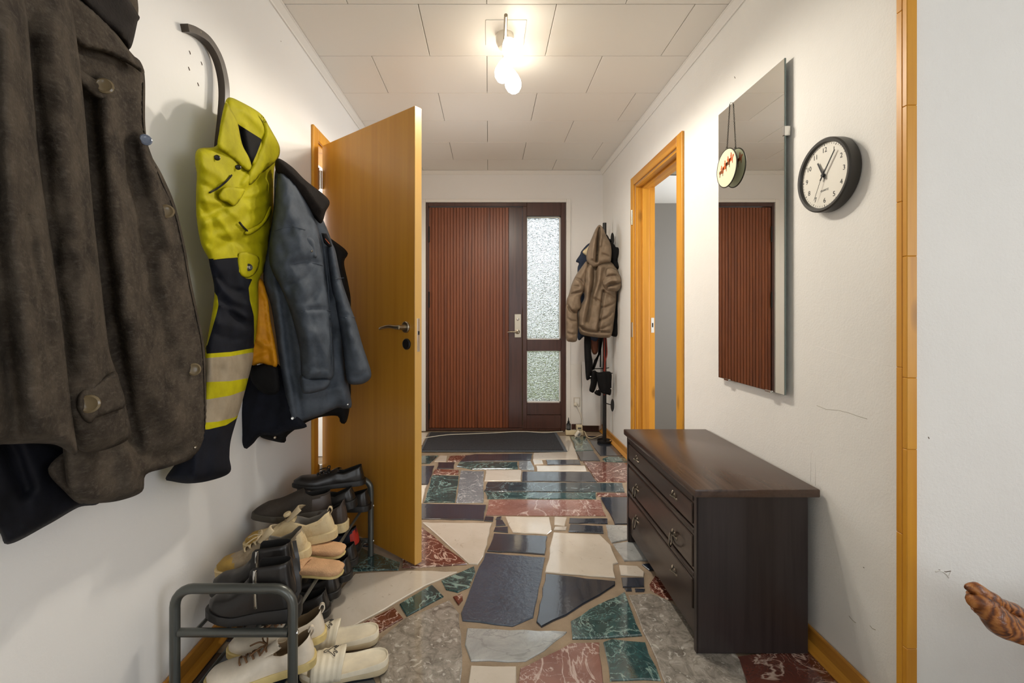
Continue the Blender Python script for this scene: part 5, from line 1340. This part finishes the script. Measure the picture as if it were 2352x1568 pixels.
fs_out = [(640, 400), (668, 410), (700, 455), (722, 500), (738, 560), (748, 640), (757, 700), (764, 770), (768, 850), (760, 872), (740, 872), (716, 874), (694, 868), (688, 800), (668, 720), (645, 660), (624, 620), (618, 580), (630, 480)]
_, sfs = puff('front_sleeve', fs_out, lambda x, y: DN(x, y) - .07, CM['slate'], nj, .06, 40, 6, [([(660, 560), (690, 640), (700, 740), (720, 850)], 20, .010), ([(672, 605), (710, 600), (742, 605)], 7, -.008), ([(660, 660), (700, 640), (735, 600)], 7, -.007), ([(690, 700), (720, 680), (750, 640)], 7, -.006), ([(705, 710), (735, 708), (760, 712)], 5, -.010), ([(745, 560), (757, 700), (764, 840)], 6, -.006), ([(720, 760), (740, 800), (762, 820)], 10, .007), ([(690, 850), (730, 842), (766, 850)], 6, -.008), ([(650, 450), (670, 500), (700, 590)], 12, .006)], (.018, 26), .6, seed=32)
puff('front_cuff', [(690, 862), (720, 870), (757, 870), (752, 890), (735, 898), (708, 904), (694, 898)], lambda x, y: DN(x, y) - .075, CM['slate'], nj, .035, 12, 5, [([(695, 880), (750, 878)], 5, -.006)], (.004, 24), .6, seed=33)
fr_out = [(752, 560), (768, 568), (784, 640), (802, 695), (818, 740), (832, 790), (846, 832), (853, 858), (848, 872), (830, 882), (805, 882), (795, 868), (788, 800), (775, 720), (760, 650)]
_, sfr = puff('rear_sleeve', fr_out, lambda x, y: DN(x, y) - .05, CM['slate'], nj, .05, 30, 6, [([(775, 600), (800, 720), (825, 850)], 14, .010), ([(780, 725), (815, 725)], 4, -.010), ([(768, 650), (790, 640)], 5, -.006), ([(800, 870), (848, 852)], 5, -.008), ([(790, 760), (835, 790)], 8, .006)], (.016, 24), .6, seed=34)
_, scl = puff('collar', [(632, 372), (642, 364), (672, 384), (702, 414), (755, 458), (748, 486), (738, 513), (722, 500), (700, 468), (672, 430), (645, 402), (634, 394)], lambda x, y: DN(x, y) - .06, CM['collar'], nj, .028, 14, 5, [([(650, 378), (700, 430), (735, 480)], 10, .008)], (.004, 30), .5, seed=35)
_, spk = puff('sleeve_pocket', [(674, 545), (690, 540), (720, 550), (728, 590), (715, 590), (688, 588), (680, 575)], lambda x, y: DN(x, y) - .125, CM['slate'], nj, .008, 7, 4, [], (.001, 30), .4, seed=36)
button(spk(716, 577, .003), .004, M['steel'], nj, (.3, -1, .1), 'snap')
_, spt = puff('arm_patch', [(738, 535), (750, 536), (763, 565), (756, 568), (744, 558)], lambda x, y: DN(x, y) - .085, CM['black'], nj, .006, 4, 3, [], (0, 30), .4, smooth=False, seed=37)
seam([(747, 548), (757, 560)], spt, M['paint_orange'], nj, .0012, 'patch_stripe', .002)
button(sb(672, 960, .004), .0065, M['chrome'], nj, (.3, -1, .1), 'snap'); button(sb(799, 928, .003), .004, M['chrome'], nj, (.3, -1, .1), 'snap')
for pts in ([(630, 530), (665, 520), (702, 528)], [(672, 608), (710, 602), (742, 610)], [(692, 716), (730, 708), (760, 714)]): seam(pts, sfs, CM['slate'], nj, .0016)
seam([(745, 570), (756, 690), (763, 840)], sfs, CM['slate'], nj, .0014)
seam([(770, 640), (790, 638)], sfr, CM['slate'], nj, .0014); seam([(785, 730), (816, 728)], sfr, CM['slate'], nj, .0014)

# ------------------------------------------------------------------ coat stand with jackets
YSt, XSt = 4.0, 1.02
FOLD = 1.9
cst = empty('coat_stand', (XSt, YSt, 0), 'slim black metal coat stand in the corner beside the heater', 'coat stand')
lathe('base', [(0, .001), (.060, .001), (.063, .006), (.063, .020), (.060, .020), (.058, .010), (.02, .008), (0, .008)], (XSt, YSt, 0.0), (0, 0, 1), M['black_metal'], cst, 32)
tube('pole', [(XSt, YSt, .008), (XSt, YSt, 1.0), (XSt, YSt, 1.925)], .0165, M['black_metal'], cst, 16)
def hook(z, dx, dy, plate=True):
    a = Vector((XSt, YSt, z)); b = a + Vector((dx, dy, 0)); d = Vector((dx, dy, 0)).normalized()
    hk = tube('hook', [a, b], .0045, M['black_metal'], cst, 8)
    if plate:
        bm = bmesh.new(); MM = frame_z(b, d, (0, 0, 1))
        add_lathe(bm, [(0, -.003), (.052, -.003), (.055, 0), (.052, .003), (0, .003)], MM @ Matrix.Diagonal((1, .32, 1, 1)), 24)
        frombm('hook_plate', bm, M['black_metal'], hk, angle=40)
zpy = lambda py, Y=4.0: CAMH - (py - VY) * Y / F
hook(zpy(553), .042, -.10); hook(zpy(925), .042, -.10); hook(zpy(553), -.06, -.10, False)
hook(zpy(846), -.10, -.02, False); hook(zpy(855), .052, -.06, False); hook(zpy(846), .05, .05, False)
z6j = lambda L_: [(1290 + x / 5.225, 500 + y / 5.225) for x, y in L_]
z5j = lambda L_: [(1290 + x / 6.53, 780 + y / 6.53) for x, y in L_]
kj = empty('black_coat', (1.0, 3.93, 1.0), 'black coat with zip pull hanging behind the taupe puffer on the coat stand', 'jacket')
_, skj = puff('body', z6j([(540, 200), (590, 285), (645, 345), (700, 560), (740, 600), (745, 760), (760, 1150), (775, 1260), (770, 1440), (680, 1430), (595, 1412), (560, 1300), (520, 1000), (500, 500), (510, 300)]), lambda x, y: 3.925 + (1400 - x) * .0006, CM['black'], kj, .035, 10, 3, [(z6j([(690, 620), (700, 900), (710, 1400)]), 4, .012)], (.01, 16), .3, seed=41)
puff('collar', z6j([(575, 250), (640, 345), (722, 362), (700, 440), (665, 500), (690, 560), (735, 590), (690, 622), (600, 560), (585, 420)]), lambda x, y: 3.875 + (1400 - x) * .0006, CM['black'], kj, .025, 6, 3, [], (.004, 14), .3, seed=42)
tube('zip_pull', [at(1422, 774, 3.9), at(1421.5, 785, 3.9), at(1422, 793, 3.9)], [.004, .004, .006], M['steel'], kj, 8)
bl = empty('denim_jacket', (.9, 3.95, .95), 'dark blue jacket with cream pile collar behind the taupe puffer', 'jacket')
puff('body', z6j([(330, 305), (240, 395), (222, 440), (170, 522), (207, 548), (190, 622), (200, 900), (190, 1440), (270, 1425), (268, 1520), (290, 1440), (450, 1430), (450, 600), (420, 320)]), lambda x, y: 3.955, CM['bluejean'], bl, .025, 8, 3, [], (.006, 14), .4, seed=43)
puff('pile_collar', z6j([(335, 330), (300, 360), (250, 410), (290, 452), (315, 460), (350, 400)]), lambda x, y: 3.915, CM['cream'], bl, .02, 6, 3, [], (.004, 8), .4, seed=44)
pf = empty('puffer_jacket', (.93, 3.82, .95), 'taupe hooded puffer jacket hanging on the coat stand', 'jacket')
DP = lambda x, y: 3.86
pb = z6j([(330, 480), (300, 560), (250, 600), (240, 800), (270, 960), (200, 1100), (195, 1250), (205, 1340), (240, 1400), (380, 1430), (500, 1440), (592, 1420), (625, 1260), (645, 1100), (660, 980), (668, 890), (700, 800), (690, 660), (640, 580), (590, 530), (470, 500)])
_, spb = puff('body', pb, DP, CM['beige'], pf, .09, 16, 2.0, [(z6j([(400, 560), (390, 760), (350, 980), (300, 1240)]), 5, -.03), (z6j([(330, 620), (320, 860), (280, 1060), (250, 1280)]), 6, .022), (z6j([(500, 880), (475, 1100), (435, 1350)]), 3, -.025), (z6j([(470, 600), (440, 800), (380, 960)]), 5, .02), (z6j([(210, 1300), (340, 1360), (590, 1370)]), 3, -.025), (z6j([(520, 900), (600, 940), (655, 960)]), 3, -.012), (z6j([(490, 1080), (560, 1060), (640, 1020)]), 3, -.014), (z6j([(460, 1230), (540, 1200), (620, 1130)]), 3, -.014), (z6j([(450, 1340), (560, 1300), (600, 1270)]), 3, -.012), (z6j([(370, 960), (470, 1010)]), 3, -.012)], (.014, 12), .3, seed=45)
ps_ = z6j([(300, 520), (240, 590), (170, 690), (120, 800), (85, 920), (60, 980), (48, 1100), (48, 1300), (55, 1460), (110, 1490), (178, 1480), (192, 1400), (200, 1250), (195, 1130), (240, 1080), (230, 960), (270, 880), (300, 760), (330, 600)])
_, sps = puff('sleeve', ps_, lambda x, y: 3.83, CM['beige'], pf, .08, 15, 2.0, [(z6j([(60, 1040), (120, 1120), (195, 1140)]), 3, -.03), (z6j([(150, 720), (240, 760), (280, 850)]), 3, -.016), (z6j([(90, 930), (170, 900), (270, 880)]), 3, -.018), (z6j([(60, 1200), (120, 1240), (190, 1240)]), 3, -.012), (z6j([(55, 1380), (120, 1400), (185, 1390)]), 3, -.012), (z6j([(120, 820), (200, 830)]), 3, -.012)], (.012, 10), .3, seed=46)
ph = z6j([(455, 84), (500, 130), (540, 222), (582, 300), (600, 400), (590, 522), (560, 540), (480, 560), (400, 600), (330, 560), (295, 480), (320, 350), (370, 222), (412, 130)])
_, sph = puff('hood', ph, lambda x, y: 3.81, CM['beige'], pf, .085, 14, 2.0, [(z6j([(455, 110), (440, 220), (430, 360), (420, 520)]), 3, -.04), (z6j([(410, 150), (390, 300), (370, 480)]), 4, .025), (z6j([(480, 200), (460, 330)]), 3, .02), (z6j([(500, 440), (560, 460), (590, 470)]), 3, -.012), (z6j([(520, 220), (545, 250)]), 3, -.012)], (.010, 10), .3, seed=47)
pr = z6j([(540, 610), (600, 600), (650, 620), (700, 690), (722, 765), (715, 830), (672, 880), (600, 880), (530, 870), (490, 800), (485, 750), (520, 690)])
puff('bunched_sleeve', pr, lambda x, y: 3.775, CM['beige'], pf, .06, 12, 2.6, [(z6j([(500, 740), (560, 700), (650, 690), (710, 730)]), 2.5, -.02), (z6j([(520, 800), (580, 760), (660, 750)]), 3, .022), (z6j([(540, 860), (580, 810), (660, 790), (710, 780)]), 2.5, -.024), (z6j([(560, 840), (640, 840)]), 3, .02)], (.014, 7), .3, seed=48)
button(sps(1373, 586, .002) if False else sph(1371, 585.5, .002), .004, CM['black'], pf, (0, -1, 0), 'snap')
# small things hanging below
gl = empty('scarf', (.92, 3.93, .55), 'black scarf end hanging below the puffer on the coat stand', 'scarf')
puff('fabric', z5j([(345, -60), (430, -60), (445, 200), (468, 360), (440, 560), (420, 590), (370, 598), (352, 400), (340, 180)]), lambda x, y: 3.93, CM['black'], gl, .02, 6, 3, [(z5j([(390, 0), (400, 300), (395, 580)]), 3, .008)], (.003, 10), .4, seed=51)
bg_ = empty('leather_pouch', (.95, 3.96, .7), 'brown leather pouch hanging behind black straps on the coat stand', 'bag')
puff('body', z5j([(430, -60), (560, -60), (545, 185), (460, 200)]), lambda x, y: 3.965, CM['brown'], bg_, .02, 5, 3, [], (.002, 10), .4, seed=52)
tube('strap', [at(1374, 766, 3.95), at(1375, 740, 3.96), at(1386, 700, 3.98)], .005, CM['brown'], bg_, 6)
ls = empty('black_straps', (.97, 3.93, .6), 'bundle of black straps hanging from the coat stand', 'strap')
for pl_ in ([(615, -60), (575, 190), (520, 300), (460, 460)], [(600, -60), (560, 200), (490, 330), (470, 440)], [(575, -40), (585, 190), (580, 410)], [(560, 0), (560, 150), (545, 260), (480, 450)]):
    tube('strap', [at(*p, 3.925) for p in resample(z5j(pl_), 4, False)], 1.0, CM['black'], ls, 4, section=[(-.006, -.0015), (.006, -.0015), (.006, .0015), (-.006, .0015)])
rl = empty('red_leash', (1.0, 3.96, .6), 'dark red cord hanging along the coat stand pole', 'cord')
redm = plain('red_cord', srgb(132, 42, 26), .6)
tube('cord', [at(*p, 3.955) for p in resample(z5j([(665, -60), (680, 200), (655, 320), (640, 430), (630, 470)]), 4, False)], .005, redm, rl, 8)
tube('cord', [at(*p, 3.955) for p in resample(z5j([(640, -60), (640, 200), (648, 400), (640, 830)]), 4, False)], .007, redm, rl, 8)
gv = empty('black_mitten', (.97, 3.9, .4), 'pair of black mittens clipped to the lower hooks of the coat stand', 'gloves')
puff('mitten', z5j([(452, 472), (520, 472), (532, 640), (485, 785), (440, 785), (414, 755), (435, 640), (432, 540)]), lambda x, y: 3.93, CM['black'], gv, .025, 8, 3, [(z5j([(480, 480), (450, 700)]), 3, .008)], (.003, 10), .5, seed=53)
puff('mitten', z5j([(515, 478), (560, 488), (735, 482), (748, 650), (738, 822), (690, 822), (590, 792), (548, 700), (525, 560)]), lambda x, y: 3.90, CM['black'], gv, .03, 10, 3, [(z5j([(650, 500), (660, 800)]), 4, .008)], (.004, 12), .5, seed=54)
puff('mitten_thumb', z5j([(488, 790), (545, 742), (590, 792), (582, 842), (540, 835), (505, 815)]), lambda x, y: 3.92, CM['black'], gv, .015, 6, 3, [], (.002, 10), .5, seed=55)
for px, py, Yb in ((1372, 894, 3.87), (1403, 892, 3.865), (1356, 864, 3.9)): button(at(px, py, Yb), .006, M['chrome'], gv, (0, -1, 0), 'clip')
# ------------------------------------------------------------------ nail holes, chips and cracks in the plaster
M['holedark'] = plain('plaster_hole', srgb(92, 76, 58), .9)
wr_ = bpy.data.objects['wall_right']; wrr = bpy.data.objects['wall_right_return']
def mark(pts3, r, parent, name='plaster_crack', mat=None):
    bm = bmesh.new(); add_tube(bm, pts3, r, 5); frombm(name, bm, mat or M['gap'], parent, True)
for px, py in ((436, 121), (463, 146), (455, 194), (434, 158), (712, 120), (645, 95)):
    p = onx(px, py, XL); s_ = .004 if py > 115 and px < 500 else .0018
    mark([p + Vector((.0, -s_, s_)), p + Vector((.0006, 0, 0)), p + Vector((0, s_ * .6, -s_))], .0016 if s_ > .002 else .0009, wl, 'nail_hole', M['holedark'])
mark([onx(x, y, XR) for x, y in ((1876, 931), (1898, 940), (1925, 942), (1950, 948), (1972, 956), (1992, 962))], .0006, wr_)
mark([onx(x, y, XR) for x, y in ((1873, 794), (1915, 808), (1960, 822), (2010, 830), (2050, 842))], .0004, wr_, mat=M['trim_white'])
mark([onx(x, y, XR) for x, y in ((1862, 1108), (1863, 1042), (1868, 1035), (1874, 1040), (1873, 1115))], .0005, wr_, mat=M['trim_white'])
mark([onx(x, y, XR) for x, y in ((1950, 1414), (1958, 1424), (1966, 1430))], .0008, wr_)
mark([onx(x, y, XR) for x, y in ((1998, 1436), (2004, 1443), (2011, 1446))], .0008, wr_)
mark([onx(x, y, XR) for x, y in ((1983, 1302), (1985, 1304))], .0010, wr_, 'nail_hole', M['holedark'])
mark([onx(x, y, XR) for x, y in ((1687, 176), (1689, 180))], .0012, wr_, 'nail_hole', M['holedark'])
zr = lambda x, y: at(x, y, 1.19)
mark([zr(x, y) for x, y in ((2148, 1312), (2158, 1310), (2166, 1312), (2174, 1318), (2178, 1326), (2184, 1312))], .0022, wrr, 'plaster_chip', M['trim_white'])
mark([zr(x, y) for x, y in ((2156, 1308), (2164, 1311), (2172, 1313), (2184, 1311))], .0010, wrr, 'plaster_chip', M['holedark'])
mark([zr(x, y) for x, y in ((2132, 1003), (2134, 1007))], .0012, wrr, 'nail_hole', M['holedark'])
# ------------------------------------------------------------------ outside
M['lawn'] = plain('lawn', srgb(96, 112, 60), 0.9, var=0.35)
M['hedge'] = plain('autumn_hedge', srgb(124, 112, 72), 0.9, var=0.5)
g = box('ground_outside', (-12, 4.64, -0.3), (12, 30, -0.12), M['lawn']); tag(g, 'green lawn outside the front door', None, None, 'structure')
def hedge(x0, x1, y, h, seed, label):
    r = random.Random(seed); bm = bmesh.new()
    nx, nz = 40, 14; V = {}
    for i in range(nx + 1):
        for j in range(nz + 1):
            a = math.pi * j / nz
            x = x0 + (x1 - x0) * i / nx
            n = noise.noise(Vector((x * 1.3, j * .5, seed))) * .35
            V[i, j] = bm.verts.new((x, y - math.cos(a) * (.6 + n), -.12 + math.sin(a) * (h + n)))
    for i in range(nx):
        for j in range(nz): bm.faces.new((V[i, j], V[i + 1, j], V[i + 1, j + 1], V[i, j + 1]))
    o = frombm('hedge', bm, M['hedge'], None, True); tag(o, label, 'hedge')
hedge(-9, 9, 11, 1.5, 3, 'autumn coloured garden hedge beyond the front door glass')
